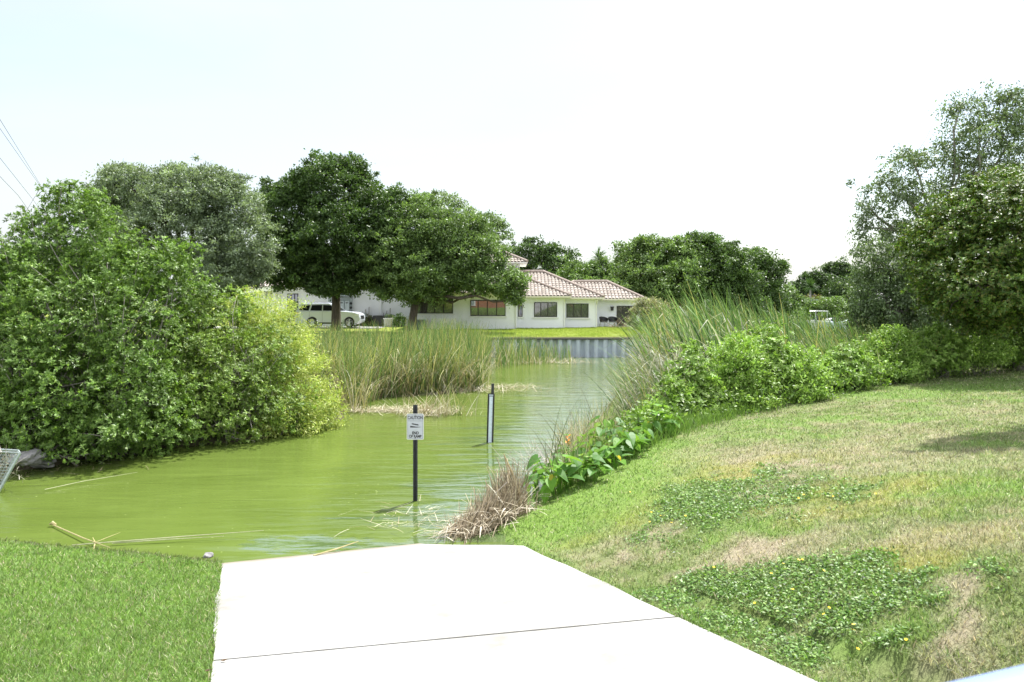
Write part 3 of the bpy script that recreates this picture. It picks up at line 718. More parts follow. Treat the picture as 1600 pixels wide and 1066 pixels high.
def ac(px, label, s=1.0):
    t = empty("air_conditioner", (hx(px, 64.0), 64.0, 1.42), 0, label, "air conditioner", "air conditioners by the house wall")
    mb = MB(); mb.box(-.42*s, .42*s, -.42*s, .42*s, .04, .9*s); c = mb.build('casing', M['black'], t, bevel=.03)
    mb = MB()
    for k in range(9): mb.box(-.38*s, .38*s, -.435*s, -.421*s, .12+k*.085*s, .15+k*.085*s)
    mb.build('grille', mat('grille_grey', (.08, .085, .09), .5), c)
    mb = MB(); mb.box(-.5*s, .5*s, -.5*s, .5*s, -.02, .04); mb.build('pad', M['concrete'], t)
ac(579, "smaller black air conditioner nearest the car bonnet", .85); ac(592, "larger black air conditioner between car and white utility cabinet", 1.0)
t = empty("utility_cabinet", (hx(609, 63), 63, 1.42), 0, "low white utility cabinet with flat lid beside the clipped hedge", "cabinet")
mb = MB(); mb.box(-.42, .42, -.3, .3, 0, .62); mb.build('body', M['white_trim'], t, bevel=.02); mb = MB(); mb.box(-.48, .48, -.36, .36, .622, .70); mb.build('lid', M['white_trim'], t, bevel=.015)
t = empty("transformer_box", (hx(657, 57.2), 57.2, 1.40), 0, "dark green grey transformer box with pale lid at foot of the second oak", "utility box")
mb = MB(); mb.box(-.40, .36, -.35, .35, 0, .72); mb.build('body', mat('box_green', (.10, .14, .13), .5), t, bevel=.03); mb = MB(); mb.box(-.46, .42, -.4, .4, .722, .80); mb.build('lid', M['grey'], t, bevel=.02)
t = empty("louvred_screen", (hx(693.5, 57.6), 57.6, 1.42), 0, "white slatted equipment screen standing below the green window", "screen fence")
wS = (712-675)/F*57.6/2; 
for k in (-1, 1, 0):
    mb = MB(); mb.box(k*wS-.045, k*wS+.045, -.045, .045, -.1, .80); mb.build('post', M['white_trim'], t, bevel=.006)
mb = MB()
for k in range(20): x = -wS+.08+k*(2*wS-.16)/19; mb.box(x-.028, x+.028, -.012, .012, .04, .72)
mb.box(-wS+.05, wS-.05, -.03, .03, .72, .79); mb.box(-wS+.05, wS-.05, -.03, .03, .0, .06); mb.build('slats', M['white_trim'], t)

# patio chairs
def chair(px, rz, label):
    t = empty("patio_chair", (hx(px, 61.8), 61.8, height(hx(px, 61.8), 61.8)), rz, label, "chair", "patio chairs by the glass door")
    mb = MB(); mb.prism([(.30*math.cos(a), .28*math.sin(a)) for a in np.linspace(0, 2*math.pi, 15)[:-1]], .40, .46, axis='z'); mb.build('seat', M['black'], t, bevel=.01)
    mb = MB(); n = 12; 
    for i in range(n):
        a0, a1 = math.radians(-20+220*i/n), math.radians(-20+220*(i+1)/n); h0, h1 = .70+.14*math.sin(max(0, a0)), .70+.14*math.sin(max(0, a1))
        o = lambda a, r, z: (r*math.cos(a), r*math.sin(a), z)
        mb.add([o(a0, .31, .47), o(a1, .31, .47), o(a1, .37, h1), o(a0, .37, h0), o(a0, .28, .47), o(a1, .28, .47), o(a1, .33, h1), o(a0, .33, h0)], [(0, 1, 2, 3), (7, 6, 5, 4), (3, 2, 6, 7)])
    mb.build('backrest', M['black'], t)
    for sx in (-1, 1):
        for sy in (-1, 1):
            mb = MB(); mb.tube([(sx*.18, sy*.17, .40), (sx*.27, sy*.26, 0)], [.018, .014], 6); mb.build('leg', M['alloy'], t)
    return t
chair(943.5, math.radians(25), "black rounded patio chair farther from the glass door, under the wall lamp"); chair(957.5, math.radians(10), "black rounded patio chair right beside the glass door")

# ------------------------------------------------------------------ white SUV
def suv():
    Y = 60.8; xc = hx(516.5, Y); z0 = float(height(xc, Y))+.03
    t = empty("parked_car", (xc, Y, z0), math.radians(-2), "white SUV parked side on behind the trunk of the big oak, nose to the right", "car")
    Wd = .97
    # side outline, x forward (nose to +x)
    low = [(-2.50, .42), (-2.46, .30), (-1.95, .26)]
    def arch(cx): return [(cx+.44*math.cos(a), .36+.44*math.sin(a)) for a in np.linspace(math.pi*1.08, -math.pi*.08, 11)]
    low += arch(-1.18)+[(-.63, .25), (1.15, .25)]+arch(1.70)+[(2.22, .30), (2.42, .36), (2.49, .50), (2.50, .72), (2.44, .92), (2.30, 1.02), (1.95, 1.10), (1.30, 1.15), (.98, 1.17), (-2.36, 1.17), (-2.48, 1.05), (-2.52, .80)]
    mb = MB(); n = len(low)
    ys = [-Wd, -Wd*.97, Wd*.97, Wd]
    rings = []
    for yy, sc in ((-Wd, .985), (-Wd+.06, 1.0), (Wd-.06, 1.0), (Wd, .985)):
        rings.append([(x*sc, yy, .7+(z-.7)*sc) for x, z in low])
    b = 0
    for r in rings: mb.v += r
    for k in range(3):
        for i in range(n): mb.f.append((k*n+i, k*n+(i+1) % n, (k+1)*n+(i+1) % n, (k+1)*n+i)); mb.m.append(0)
    mb.f.append(tuple(range(n))); mb.m.append(0); mb.f.append(tuple(range(4*n-1, 3*n-1, -1))); mb.m.append(0)
    body = mb.build('body', M['white_paint'], t)
    # cabin: lower ring at the belt, upper ring at the roof
    mb = MB()
    belt = [(-2.40, 1.165), (1.00, 1.165)]; 
    def ring(x0, x1, w_, z): return [(x0, -w_, z), (x1, -w_, z), (x1, w_, z), (x0, w_, z)]
    rs = [ring(-2.42, 1.02, .93, 1.165), ring(-2.30, .62, .87, 1.42), ring(-2.14, .20, .80, 1.68), ring(-1.95, .02, .74, 1.755), ring(-1.7, -.35, .55, 1.78)]
    for r in rs: mb.v += r
    for k in range(4):
        for i in range(4): mb.f.append((k*4+i, k*4+(i+1) % 4, (k+1)*4+(i+1) % 4, (k+1)*4+i)); mb.m.append(0)
    mb.f.append((16, 17, 18, 19)); mb.m.append(0)
    mb.build('cabin', M['white_paint'], t, bevel=.02)
    def sidewin(pts, name='side_window'):
        for s in (-1, 1):
            m2 = MB(); vs = []
            for x, z in pts: w_ = .93-(z-1.165)*.252+.012; vs.append((x, s*w_, z))
            vi = [(x, y-s*.02, z) for x, y, z in vs]; k = len(vs)
            m2.add(vs+vi, [tuple(range(k))]+[(i, (i+1) % k, (i+1) % k+k, i+k) for i in range(k)]); m2.build(name, M['car_glass'], t)
    sidewin([(-2.20, 1.24), (-1.45, 1.22), (-1.33, 1.60), (-2.00, 1.60)]); sidewin([(-1.32, 1.22), (-.42, 1.21), (-.42, 1.62), (-1.20, 1.61)]); sidewin([(-.34, 1.21), (.72, 1.21), (.22, 1.60), (-.34, 1.62)])
    m2 = MB(); m2.add([(.99, -.80, 1.20), (.99, .80, 1.20), (.24, .68, 1.66), (.24, -.68, 1.66), (.93, -.80, 1.19), (.93, .80, 1.19), (.18, .68, 1.65), (.18, -.68, 1.65)], [(0, 1, 2, 3), (4, 7, 6, 5), (0, 3, 7, 4), (1, 5, 6, 2)]); m2.build('windscreen', M['car_glass'], t)
    m2 = MB(); m2.add([(-2.435, -.72, 1.22), (-2.435, .72, 1.22), (-2.20, .64, 1.62), (-2.20, -.64, 1.62), (-2.40, -.72, 1.22), (-2.40, .72, 1.22), (-2.17, .64, 1.62), (-2.17, -.64, 1.62)], [(0, 3, 2, 1), (4, 5, 6, 7), (0, 1, 5, 4), (3, 7, 6, 2)]); m2.build('rear_window', M['car_glass'], t)
    for s in (-1, 1):
        m2 = MB(); m2.box(-2.53, -2.22, min(s*.70, s*.985), max(s*.70, s*.985), .93, 1.13); m2.build('tail_light', M['redlamp'], t, bevel=.03)
        m2 = MB(); m2.box(2.05, 2.44, min(s*.62, s*.975), max(s*.62, s*.975), .82, .99); m2.build('headlight', M['headlamp'], t, bevel=.04)
        m2 = MB(); m2.box(.62, .84, min(s*.94, s*1.14), max(s*.94, s*1.14), 1.14, 1.30); m2.build('wing_mirror', M['white_paint'], t, bevel=.04)
        m2 = MB(); m2.tube([(-1.9, s*.60, 1.80), (-.2, s*.62, 1.80)], .022, 6); m2.build('roof_rail', M['alloy'], t)
        m2 = MB(); m2.box(-.68, 1.18, min(s*.95, s*.995), max(s*.95, s*.995), .27, .38); m2.build('side_skirt', M['black'], t)
        for xh in (-1.22, -.28):
            m2 = MB(); m2.box(xh, xh+.18, min(s*.955, s*.99), max(s*.955, s*.99), 1.02, 1.05); m2.build('door_handle', M['alloy'], t)
        for xx in (-1.38, -.38, .78): m2 = MB(); m2.box(xx-.006, xx+.006, min(s*.955, s*.972), max(s*.955, s*.972), .42, 1.15); m2.build('door_seam', M['black'], t)
    m2 = MB(); m2.box(2.36, 2.51, -.55, .55, .60, .86); m2.build('grille', M['black'], t, bevel=.02)
    for cx in (-1.18, 1.70):
        for s in (-1, 1):
            m2 = MB(); N_ = 24; prof = [(.27, -.11), (.34, -.11), (.375, -.07), (.375, .07), (.34, .11), (.27, .11)]
            for i in range(N_):
                a = 2*math.pi*i/N_
                for r, yy in prof: m2.v.append((r*math.cos(a), yy, r*math.sin(a)))
            for i in range(N_):
                for j in range(6): m2.f.append((i*6+j, i*6+(j+1) % 6, ((i+1) % N_)*6+(j+1) % 6, ((i+1) % N_)*6+j)); m2.m.append(0)
            wh = m2.build('wheel', M['rubber'], t, smooth=False); wh.location = (cx, s*.86, .375)
            m3 = MB()
            for k in range(5):
                a = 2*math.pi*k/5+.3
                for da in (-.16, .16):
                    m3.tube([(.05*math.cos(a), s*.085, .05*math.sin(a)), (.265*math.cos(a+da), s*.09, .265*math.sin(a+da))], .022, 5)
            m3.tube([(0, s*.05, 0), (0, s*.10, 0)], .06, 10)
            for i in range(N_):
                a0, a1 = 2*math.pi*i/N_, 2*math.pi*(i+1)/N_; m3.add([(.272*math.cos(a0), s*.10, .272*math.sin(a0)), (.272*math.cos(a1), s*.10, .272*math.sin(a1)), (.24*math.cos(a1), s*.07, .24*math.sin(a1)), (.24*math.cos(a0), s*.07, .24*math.sin(a0))], [(0, 1, 2, 3)])
            m3.build('rim', M['alloy'], wh)
suv(); _car = bpy.data.objects['parked_car']; _car.scale = (.98, 1, 1.05)
# driveway the car stands on
mb = MB(); yy0, yy1 = 59.2, 63.2
for i in range(7):
    xa, xb = -24+i*2.02, -24+(i+1)*2.02; mb.add([(xa, yy0, float(height(xa, yy0))+.02), (xb, yy0, float(height(xb, yy0))+.02), (xb, yy1, float(height(xb, yy1))+.02), (xa, yy1, float(height(xa, yy1))+.02)], [(0, 1, 2, 3)])
tag(mb.build("driveway", M['concrete']), kind='structure')

# ------------------------------------------------------------------ corrugated seawall
def seawall():
    t = empty("seawall", (0, 49.7, 0), 0, "low blue grey corrugated steel bulkhead with dark cap along the far lawn", "retaining wall")
    x0, x1 = -1.3, 18.3; xs = []; per = .56; x = x0
    prof = [(0, 0), (.20, 0), (.25, .26), (.47, .26), (.52, 0)]
    while x < x1:
        for a, d in prof: xs.append((x+a, -.02-d))
        x += per
    xs = np.array(xs); n = len(xs); zt = 1.10
    V = np.array([[(p[0], p[1], -.9) for p in xs], [(p[0], p[1], zt) for p in xs]]).reshape(-1, 3)
    q = np.array([(i, i+1, n+i+1, n+i) for i in range(n-1)]); mesh_np('sheet', V, 4, q.ravel(), None, M['steel'], t)
    mb = MB(); mb.box(x0, x1, -.34, .14, zt+.002, zt+.09); mb.build('cap', M['rail_cap'], t)
    mb = MB(); mb.box(x0-.12, x0, -.14, .16, -.9, zt); mb.build('end_post', M['rail_cap'], t)
seawall()

# ------------------------------------------------------------------ brick house on the street behind (seen mirrored in the windows)
def brick_mat():
    m, t, p, o = mat_new('orange_brick'); b = t.nodes.new("ShaderNodeTexBrick"); tc = t.nodes.new("ShaderNodeTexCoord"); mpn = t.nodes.new("ShaderNodeMapping")
    mpn.inputs['Rotation'].default_value = (math.pi/2, 0, 0); t.links.new(tc.outputs['Object'], mpn.inputs[0]); t.links.new(mpn.outputs[0], b.inputs['Vector'])
    b.inputs['Color1'].default_value = (.46, .16, .08, 1); b.inputs['Color2'].default_value = (.36, .11, .05, 1); b.inputs['Mortar'].default_value = (.45, .38, .32, 1); b.inputs['Scale'].default_value = 4
    t.links.new(b.outputs['Color'], p.inputs['Base Color']); p.inputs['Roughness'].default_value = .9; return m
bh = empty("brick_house", (0, -34, 2.2), 0, "orange brick house with white windows mirrored in the big window pane", "house")
mb = MB(); mb.box(-10.2, 12, -9, 0, -.6, 5.6); mb.build('wall', brick_mat(), bh)
mb = MB()
mb.prism([(-10.8, 5.6), (12.6, 5.6), (10, 8.2), (-8, 8.2)], -9.4, .5); mb.build('roof', M['tile_under'], bh)
mb = MB(); mb.prism([(-3.7, 2.1), (2.1, 2.1), (-.8, 4.3)], .0, .16); gb = mb.build('gable', M['white_trim'], bh)
mb = MB(); mb.prism([(-2.7, 2.3), (1.1, 2.3), (-.8, 3.75)], .16, .19); mb.build('gable_panel', M['tile_under'], gb)
for xw in (-8.0,):
    mb = MB(); mb.box(xw-1.1, xw+1.1, 0, .10, .3, 3.3); f_ = mb.build('window', M['white_trim'], bh)
    mb = MB()
    for i in range(2):
        for j in range(2): mb.box(xw-.85+i*.9, xw-.05+i*.9, .10, .12, .5+j*1.4, 1.75+j*1.4)
    mb.build('pane', M['grey'], f_)
for xw in (3.5, 8):
    mb = MB(); mb.box(xw-.8, xw+.8, 0, .08, .6, 2.6); mb.build('window', M['dark_frame'], bh)

# ------------------------------------------------------------------ caution sign, water gauge
def text_mesh(s, size, mt, parent, loc, name='lettering', bold=.0, sx=1.0):
    c = bpy.data.curves.new(name, 'FONT'); c.body = s; c.size = size; c.align_x = 'CENTER'; c.align_y = 'CENTER'; c.extrude = .0006; c.offset = bold
    o = bpy.data.objects.new(name, c); COL.objects.link(o); dg = bpy.context.evaluated_depsgraph_get(); dg.update()
    me = bpy.data.meshes.new_from_object(o.evaluated_get(dg)); bpy.data.objects.remove(o); bpy.data.curves.remove(c)
    me.materials.clear(); me.materials.append(mt)
    q = bpy.data.objects.new(name, me); COL.objects.link(q); q.parent = parent; q.location = loc; q.rotation_euler = (math.pi/2, 0, 0); q.scale = (sx, 1, 1); return q
def sign():
    Y = 13.98; x = hx(649, Y); t = empty("caution_sign", (x, Y, 0), math.radians(-2), "small white caution sign on black post standing in the green water", "sign")
    s = F/Y; zt = (783-633)/s; mb = MB()
    w_ = .040
    mb.prism([(-w_, -.008), (-w_*.45, -.008), (-w_*.45, .022), (w_*.45, .022), (w_*.45, -.008), (w_, -.008), (w_, .0), (w_*.62, .006), (w_*.62, .032), (-w_*.62, .032), (-w_*.62, .006), (-w_, .0)], -.8, zt, axis='z'); mb.build('post', M['post'], t)
    z1, z0 = (783-646.5)/s, (783-687)/s; hw = 26.5/s/2; r = .022
    def rr(hw, z0, z1, r):
        pts = []
        for cx, cz, a0 in ((hw-r, z0+r, -90), (hw-r, z1-r, 0), (-hw+r, z1-r, 90), (-hw+r, z0+r, 180)):
            for k in range(5): a = math.radians(a0+k*22.5); pts.append((cx+r*math.cos(a), cz+r*math.sin(a)))
        return pts
    mb = MB(); mb.prism(rr(hw, z0, z1, r), -.014, -.011); pa = mb.build('plate', M['sign_rim'], t)
    mb = MB(); mb.prism(rr(hw-.009, z0+.009, z1-.009, r*.8), -.0155, -.0142); mb.build('face', M['sign_face'], pa)
    mb = MB(); o_, i_ = rr(hw-.014, z0+.014, z1-.014, r*.7), rr(hw-.018, z0+.018, z1-.018, r*.6); n = len(o_)
    mb.add([(p[0], -.0162, p[1]) for p in o_]+[(p[0], -.0162, p[1]) for p in i_], [(i, (i+1) % n, (i+1) % n+n, i+n) for i in range(n)]); mb.build('border', M['ink_faded'], pa)
    H = z1-z0; yy = -.0165
    text_mesh("CAUTION", .082, M['ink_faded'], pa, (0, yy, z1-H*.155), sx=.72, bold=.0026)
    mb = MB(); mb.box(-hw+.025, hw-.025, yy-.0005, yy, z1-H*.275-.002, z1-H*.275+.002); mb.build('rule', M['ink_faded'], pa)
    zc = z0+H*.56; mb = MB()
    mb.prism([(-.062, zc+.035), (-.058, zc+.014), (.058, zc-.006), (.056, zc+.014)], yy-.001, yy); mb.prism([(-.088, zc-.042), (-.088, zc-.012), (.02, zc-.026), (.095, zc-.031), (.095, zc-.035), (.02, zc-.042)], yy-.001, yy)
    mb.build('ramp_symbol', M['ink'], pa)
    text_mesh("END", .068, M['ink'], pa, (.004, yy, z0+H*.255), sx=.85, bold=.0028); text_mesh("OF RAMP", .066, M['ink'], pa, (0, yy, z0+H*.125), sx=.80, bold=.0028)
    for z in (z1-.022, z0+.030): mb = MB(); mb.tube([(0, -.0155, z), (0, -.022, z)], .007, 8); mb.build('bolt', M['black'], pa)
sign()
def gauge():
    Y = 19.8; x = hx(765.5, Y); t = empty("water_gauge", (x, Y, 0), 0, "black framed white depth gauge board standing in the water behind the reed heap", "depth gauge"); s = F/Y
    t.rotation_euler = (0, math.radians(1.6), 0)
    mb = MB(); mb.box(-.035+.03, .035+.03, .0, .05, -.9, (691-599.5)/s); mb.build('post', M['post'], t, bevel=.006)
    z1 = (691-615)/s; mb = MB(); mb.box(-.085, .085, -.03, -.002, -.3, z1); bd = mb.build('back_board', M['black'], t, bevel=.004)
    mb = MB(); mb.box(-.043, .043, -.036, -.031, -.3, z1-.07); mb.build('staff_plate', M['gauge_white'], bd)
    mb = MB(); mb.box(-.05, .05, -.036, -.031, z1-.048, z1-.026); mb.build('top_plate', M['gauge_white'], bd)
    mb = MB(); z = 0.03; k = 0
    while z < z1-.1: mb.box(.043-(.036 if k % 10 == 0 else .022 if k % 5 == 0 else .012), .041, -.0375, -.0365, z, z+.004); z += .02; k += 1
    mb.build('graduation', M['ink_faded'], bd)
gauge()

# ------------------------------------------------------------------ tilted wire cage, rocks
def cage():
    t = empty("wire_cage", P(4, 768, 14.6), 0, "tilted wire mesh cage at the left edge of the water", "wire cage")
    Y = 14.6; o = Vector(P(4, 768, Y)); c = [Vector(P(*q))-o for q in ((0-2, 768, 14.5), (31, 708, 14.7), (-48, 703, 15.2), (-60, 768, 15.0))]
    mg = mat('galvanised_wire', (.40, .45, .44), .45, metal=.3, var=.3, vscale=30)
    mb = MB(); back = [p+Vector((-.24, .35, -.02)) for p in c]
    mb.tube([c[0], c[1]], .030, 6)
    for ring in (c, back):
        for i in range(4): mb.tube([ring[i], ring[(i+1) % 4]], .018, 6)
    for p, q in zip(c, back): mb.tube([p, q], .016, 6)
    mb.build('frame', mg, t)
    mb = MB()
    for k in range(1, 13):
        s = k/13; mb.tube([c[0].lerp(c[3], s), c[1].lerp(c[2], s)], .005, 4); mb.tube([back[0].lerp(back[3], s), back[1].lerp(back[2], s)], .005, 4)
        mb.tube([c[0].lerp(c[1], s), c[3].lerp(c[2], s)], .005, 4); mb.tube([c[0].lerp(c[1], s), back[0].lerp(back[1], s)], .005, 4)
    mb.build('mesh_panel', mg, t)
cage()
n = 220
b = P(-4, 735, 14.75)+rng.normal(size=(n, 3))*np.array([.22, .06, .22])
ribbons("trapped_leaf_litter", b, rng.uniform(0, 6.28, n), rng.uniform(.2, 1.8, n), rng.uniform(-1, 1, n), rng.uniform(.1, .3, n), .015, pick([(.35, .30, .22), (.2, .22, .12), (.45, .42, .38)], n), 3, material=M['dry'])
tag(bpy.data.objects["trapped_leaf_litter"], "dry grass and leaf litter caught in the wire cage", "leaf litter", kind='stuff')
def rock(px, py, Y, r, label, sq=.6):
    bm = bmesh.new(); bmesh.ops.create_icosphere(bm, subdivisions=3, radius=r)
    o = rng.uniform(0, 6, 3)
    for v in bm.verts:
        d = v.co.normalized(); k = 1+.22*math.sin(d.x*3+o[0])*math.cos(d.y*4+o[1])+.12*math.sin(d.z*7+o[2]+d.x*5); v.co = Vector((v.co.x*k*1.25, v.co.y*k, v.co.z*k*sq))
    me = bpy.data.meshes.new("rock"); bm.to_mesh(me); bm.free(); me.materials.append(M['rock']); q = bpy.data.objects.new("rock", me); COL.objects.link(q); p = P(px, py, Y); q.location = p; q.rotation_euler = (0, 0, random.random()*6)
    tag(q, label, "rock", "rocks at the water edge")
rock(40, 716, 16.1, .26, "pale grey rock just right of the wire cage under the big shrub")
rock(68, 722, 16.6, .20, "darker grey rock right of the pale rock under the big shrub")
rock(326, 868, 10.95, .06, "fist sized pale stone at the left corner of the boat ramp")

# far dock scene at the right
def far_cottage():
    Y = 122; t = empty("lakeside_cottage", (hx(1259, Y), Y, 1.3), 0, "distant white boathouse with dark doorway across the lake", "boathouse")
    mb = MB(); mb.box(-1.2, .55, 0, 5, 0, 2.2); mb.box(1.05, 1.5, 0, 5, 0, 2.2); mb.box(.55, 1.05, .4, 5, 0, 2.2); mb.build('wall', M['white_wall'], t)
    mb = MB(); mb.prism([(-1.5, 2.2), (1.8, 2.2), (1.6, 2.38), (-1.3, 2.38)], -.6, 5.6); mb.build('roof', M['grey'], t)
    mb = MB(); mb.box(.58, 1.02, .30, .39, .02, 2.1); mb.build('door', M['black'], t)
    mb = MB(); mb.box(-1.22, 1.52, -1.6, -.01, -.25, .02); mb.build('deck', M['greybark'], t)
far_cottage()
def far_boat(px, Y, label, col, L_=4.2, canopy=True):
    x = hx(px, Y); t = empty("moored_boat", (x, Y, 0.0), math.radians(8), label, "boat", "boats moored across the lake")
    mb = MB(); st = []
    for s, w_, zb, zt in ((-1, .85, .0, .75), (-.4, .95, -.1, .75), (.3, .85, -.1, .85), (.75, .5, .1, 1.0), (1, .06, .5, 1.15)):
        st.append([(s*L_/2, -w_, zt), (s*L_/2, -w_*.7, zb), (s*L_/2, w_*.7, zb), (s*L_/2, w_, zt)])
    for r in st: mb.v += r
    for k in range(4):
        for i in range(3): mb.f.append((k*4+i, k*4+i+1, (k+1)*4+i+1, (k+1)*4+i)); mb.m.append(0)
        mb.f.append((k*4+3, k*4, (k+1)*4, (k+1)*4+3)); mb.m.append(0)
    mb.f.append((0, 1, 2, 3)); mb.m.append(0); mb.build('hull', mat('hull', col, .35), t)
    mb = MB(); mb.prism([(-.7, .8), (.7, .8), (.35, 1.35), (-.5, 1.35)], -.5, .5); mb.build('windscreen', M['car_glass'], t)
    if canopy:
        mb = MB(); mb.prism([(-1.2, 2.0), (.9, 2.0), (.7, 2.12), (-1.0, 2.14)], -.8, .8); mb.build('canopy', M['white_trim'], t); mb = MB()
        for sx in (-1.0, .7):
            for sy in (-.7, .7): mb.tube([(sx, sy, .75), (sx, sy, 2.0)], .04, 5)
        mb.build('canopy_post', M['alloy'], t)
far_boat(1281, 112, "distant motor boat with white canopy beside the far boathouse", (.75, .75, .74)); far_boat(1309, 104, "distant pale blue white boat right of the canopied one", (.62, .70, .74), 3.8, False)

# power lines and their pole
pole = empty("utility_pole", (-50.9, 90, 1.4), math.radians(-25), "wooden utility pole behind the left trees carrying the wires", "utility pole")
mb = MB(); mb.tube([(0, 0, -1), (0, 0, 13.2)], [.17, .12], 10); mb.build('shaft', M['wood_pole'], pole)
mb = MB(); mb.box(-1.2, 1.2, -.07, .07, 12.1, 12.25); mb.build('crossarm', M['wood_pole'], pole)
def wire(pa, pb, label, far_end=(-50.9, 90)):
    # pa, pb: photo points of a wire hanging at constant height
    pts = []
    (x1, y1), (x2, y2), h = pa, pb, 0
    for (px, py), z in ((pa, WZ), (pb, WZ)):
        Y = (z-CAMZ)*F/(HY-py); pts.append(Vector(((px-CX)/F*Y, Y, z)))
    d = (pts[1]-pts[0]); a = pts[0]-d*1.2; b = Vector((far_end[0], far_end[1], WZ-.05)) if (pts[1]-Vector((far_end[0], far_end[1], WZ))).length < 60 else pts[1]+d*.3
    line = [a, pts[0], pts[0].lerp(pts[1], .5), pts[1], b]; mb = MB(); mb.tube(line, .013, 5)
    tag(mb.build("power_line", M['wire']), label, "power line", "power lines over the left trees")
for (pa, pb, WZ, fe, lb) in (((0, 187), (70, 300), 13.6, (-50.9, 90), "uppermost of the four thin power lines at the upper left"),
                             ((0, 201), (72, 304), 13.55, (-50.4, 90.3), "second power line from the top at the upper left"),
                             ((0, 247), (50, 310), 11.6, (-51.3, 89.6), "third power line from the top at the upper left"),
                             ((0, 276), (28, 305), 10.6, (-51.7, 89.2), "lowest and faintest power line at the upper left")):
    wire(pa, pb, lb, fe)

# white rail close to the camera at the lower right corner
def rail():
    p1 = np.array([.486, .881, 3.075]); d = np.array([.932, .362, 0]); t = empty("hand_rail", (p1[0], p1[1], float(height(p1[0], p1[1]))), 0, "pale blue white painted rail out of focus in the bottom right corner", "railing"); o = np.array(t.location)
    mt = mat('pale_blue_enamel', (.20, .27, .50), .4); nrm = np.array([d[1], -d[0], 0]); mb = MB(); a = p1-np.array([0, 0, .010])-o; L_ = 2.2
    q = [a+d*(-.35)+nrm*.0+np.array([0, 0, -.085]), a+d*L_+nrm*.0+np.array([0, 0, -.085])]
    mb.tube([q[0], q[0]+d*.08, q[1]], [.05, .085, .085], 20); mb.build('top_rail', mt, t, smooth=True)
    for s in (.9, 1.9):
        c = a+d*s+nrm*.0; mb = MB(); mb.tube([(c[0], c[1], c[2]-.15), (c[0], c[1], -.3)], .04, 12); mb.build('post', mt, t, smooth=True)
rail()

# ------------------------------------------------------------------ trees
OAK = [(.052, .095, .026), (.075, .13, .036), (.04, .072, .022), (.10, .155, .045)]
OAKL = [(.125, .19, .06), (.17, .245, .08), (.08, .13, .045)]
GREYG = [(.18, .23, .14), (.22, .275, .18), (.13, .17, .10)]
FARG = [(.06, .10, .035), (.08, .13, .045), (.05, .08, .03)]
def T(px, py, Y): p = P(px, py, Y); p[2] = float(height(p[0], p[1])); return p
tree("oak_tree", "tall dark live oak whose trunk stands in front of the white car", "tree", T(525, 512, 56.5), 2.9, .34,
     [PL(520, 300, 57, 62, 50), PL(460, 335, 57, 52, 48), PL(585, 335, 56, 50, 45), PL(530, 375, 55, 75, 55), PL(448, 395, 56, 42, 44), PL(605, 390, 56, 36, 45), PL(540, 268, 58, 36, 20), PL(425, 300, 58, 20, 18), PL(520, 425, 54.5, 32, 30), PL(475, 425, 55, 35, 22), PL(620, 315, 57, 20, 22), PL(575, 425, 56, 30, 20), PL(445, 435, 55, 24, 16), PL(500, 448, 54.5, 26, 14), PL(555, 446, 55, 24, 13), PL(600, 440, 56, 26, 14), PL(475, 282, 57, 24, 18), PL(415, 345, 57, 16, 26), PL(410, 400, 57, 16, 24)],
     OAK, clump_r=.40, per=48, L_=.20, W_=.11, dens=1.35, twig_n=120)
tree("oak_tree", "spreading live oak right of the car with a low bough reaching over the roof", "tree", T(643, 512, 55.5), 2.4, .30,
     [PL(655, 360, 56, 52, 44), PL(615, 400, 54.5, 52, 48), PL(700, 370, 56, 48, 40), PL(650, 430, 54.5, 58, 32), PL(722, 405, 55, 46, 38), PL(760, 405, 55, 32, 30), PL(770, 440, 54.5, 44, 22), PL(800, 445, 54.5, 22, 26), PL(690, 430, 55, 40, 24), PL(600, 355, 56, 26, 22), PL(745, 360, 57, 30, 24), PL(805, 468, 54, 12, 9), PL(635, 458, 55, 26, 12), PL(660, 318, 58, 26, 14), PL(600, 452, 55, 24, 14), PL(680, 458, 55, 24, 12), PL(720, 440, 55, 26, 14)],
     OAKL, clump_r=.38, per=40, L_=.19, W_=.10, dens=1.25, twig_n=140, lean=(.3, 0), inner=.4)
tree("oak_tree", "grey green live oak standing behind the big left shrub", "tree", T(300, 520, 50), 3.4, .38,
     [PL(215, 300, 51, 62, 38), PL(300, 305, 50, 62, 42), PL(350, 330, 50, 58, 46), PL(375, 385, 49, 52, 52), PL(270, 360, 49, 80, 55), PL(390, 420, 49, 36, 30), PL(330, 290, 51, 38, 24), PL(180, 330, 51, 45, 40), PL(265, 270, 51, 22, 14), PL(190, 275, 51, 28, 18), PL(345, 425, 48.5, 55, 36), PL(160, 300, 51, 20, 20), PL(372, 285, 50, 16, 14)],
     GREYG, clump_r=.40, per=38, L_=.19, W_=.085, dens=1.35, twig_n=160, inner=.4, stray=.12)
tree("background_tree", "airy tree crown rising behind the two oaks left of the tower roof", "tree", T(700, 505, 84), 4, .35,
     [PL(680, 320, 84, 34, 18), PL(712, 332, 84, 22, 22), PL(760, 350, 84, 28, 18), PL(783, 372, 84, 16, 24), PL(735, 345, 84, 22, 14), PL(740, 385, 84, 45, 35), PL(690, 380, 84, 45, 40), PL(650, 335, 85, 20, 16)], GREYG[:2]+OAKL, clump_r=.5, per=26, L_=.28, W_=.15, dens=.8, inner=.3, group="trees behind the white house")
tree("background_tree", "dark rounded tree right behind the tower roof", "tree", T(850, 505, 92), 4, .35,
     [PL(835, 395, 92, 34, 19), PL(870, 403, 92, 28, 18), PL(895, 414, 92, 20, 14), PL(812, 405, 92, 22, 20), PL(850, 430, 92, 60, 25)], FARG, clump_r=.6, per=30, L_=.32, W_=.18, dens=1.0, inner=.3, group="trees behind the white house")
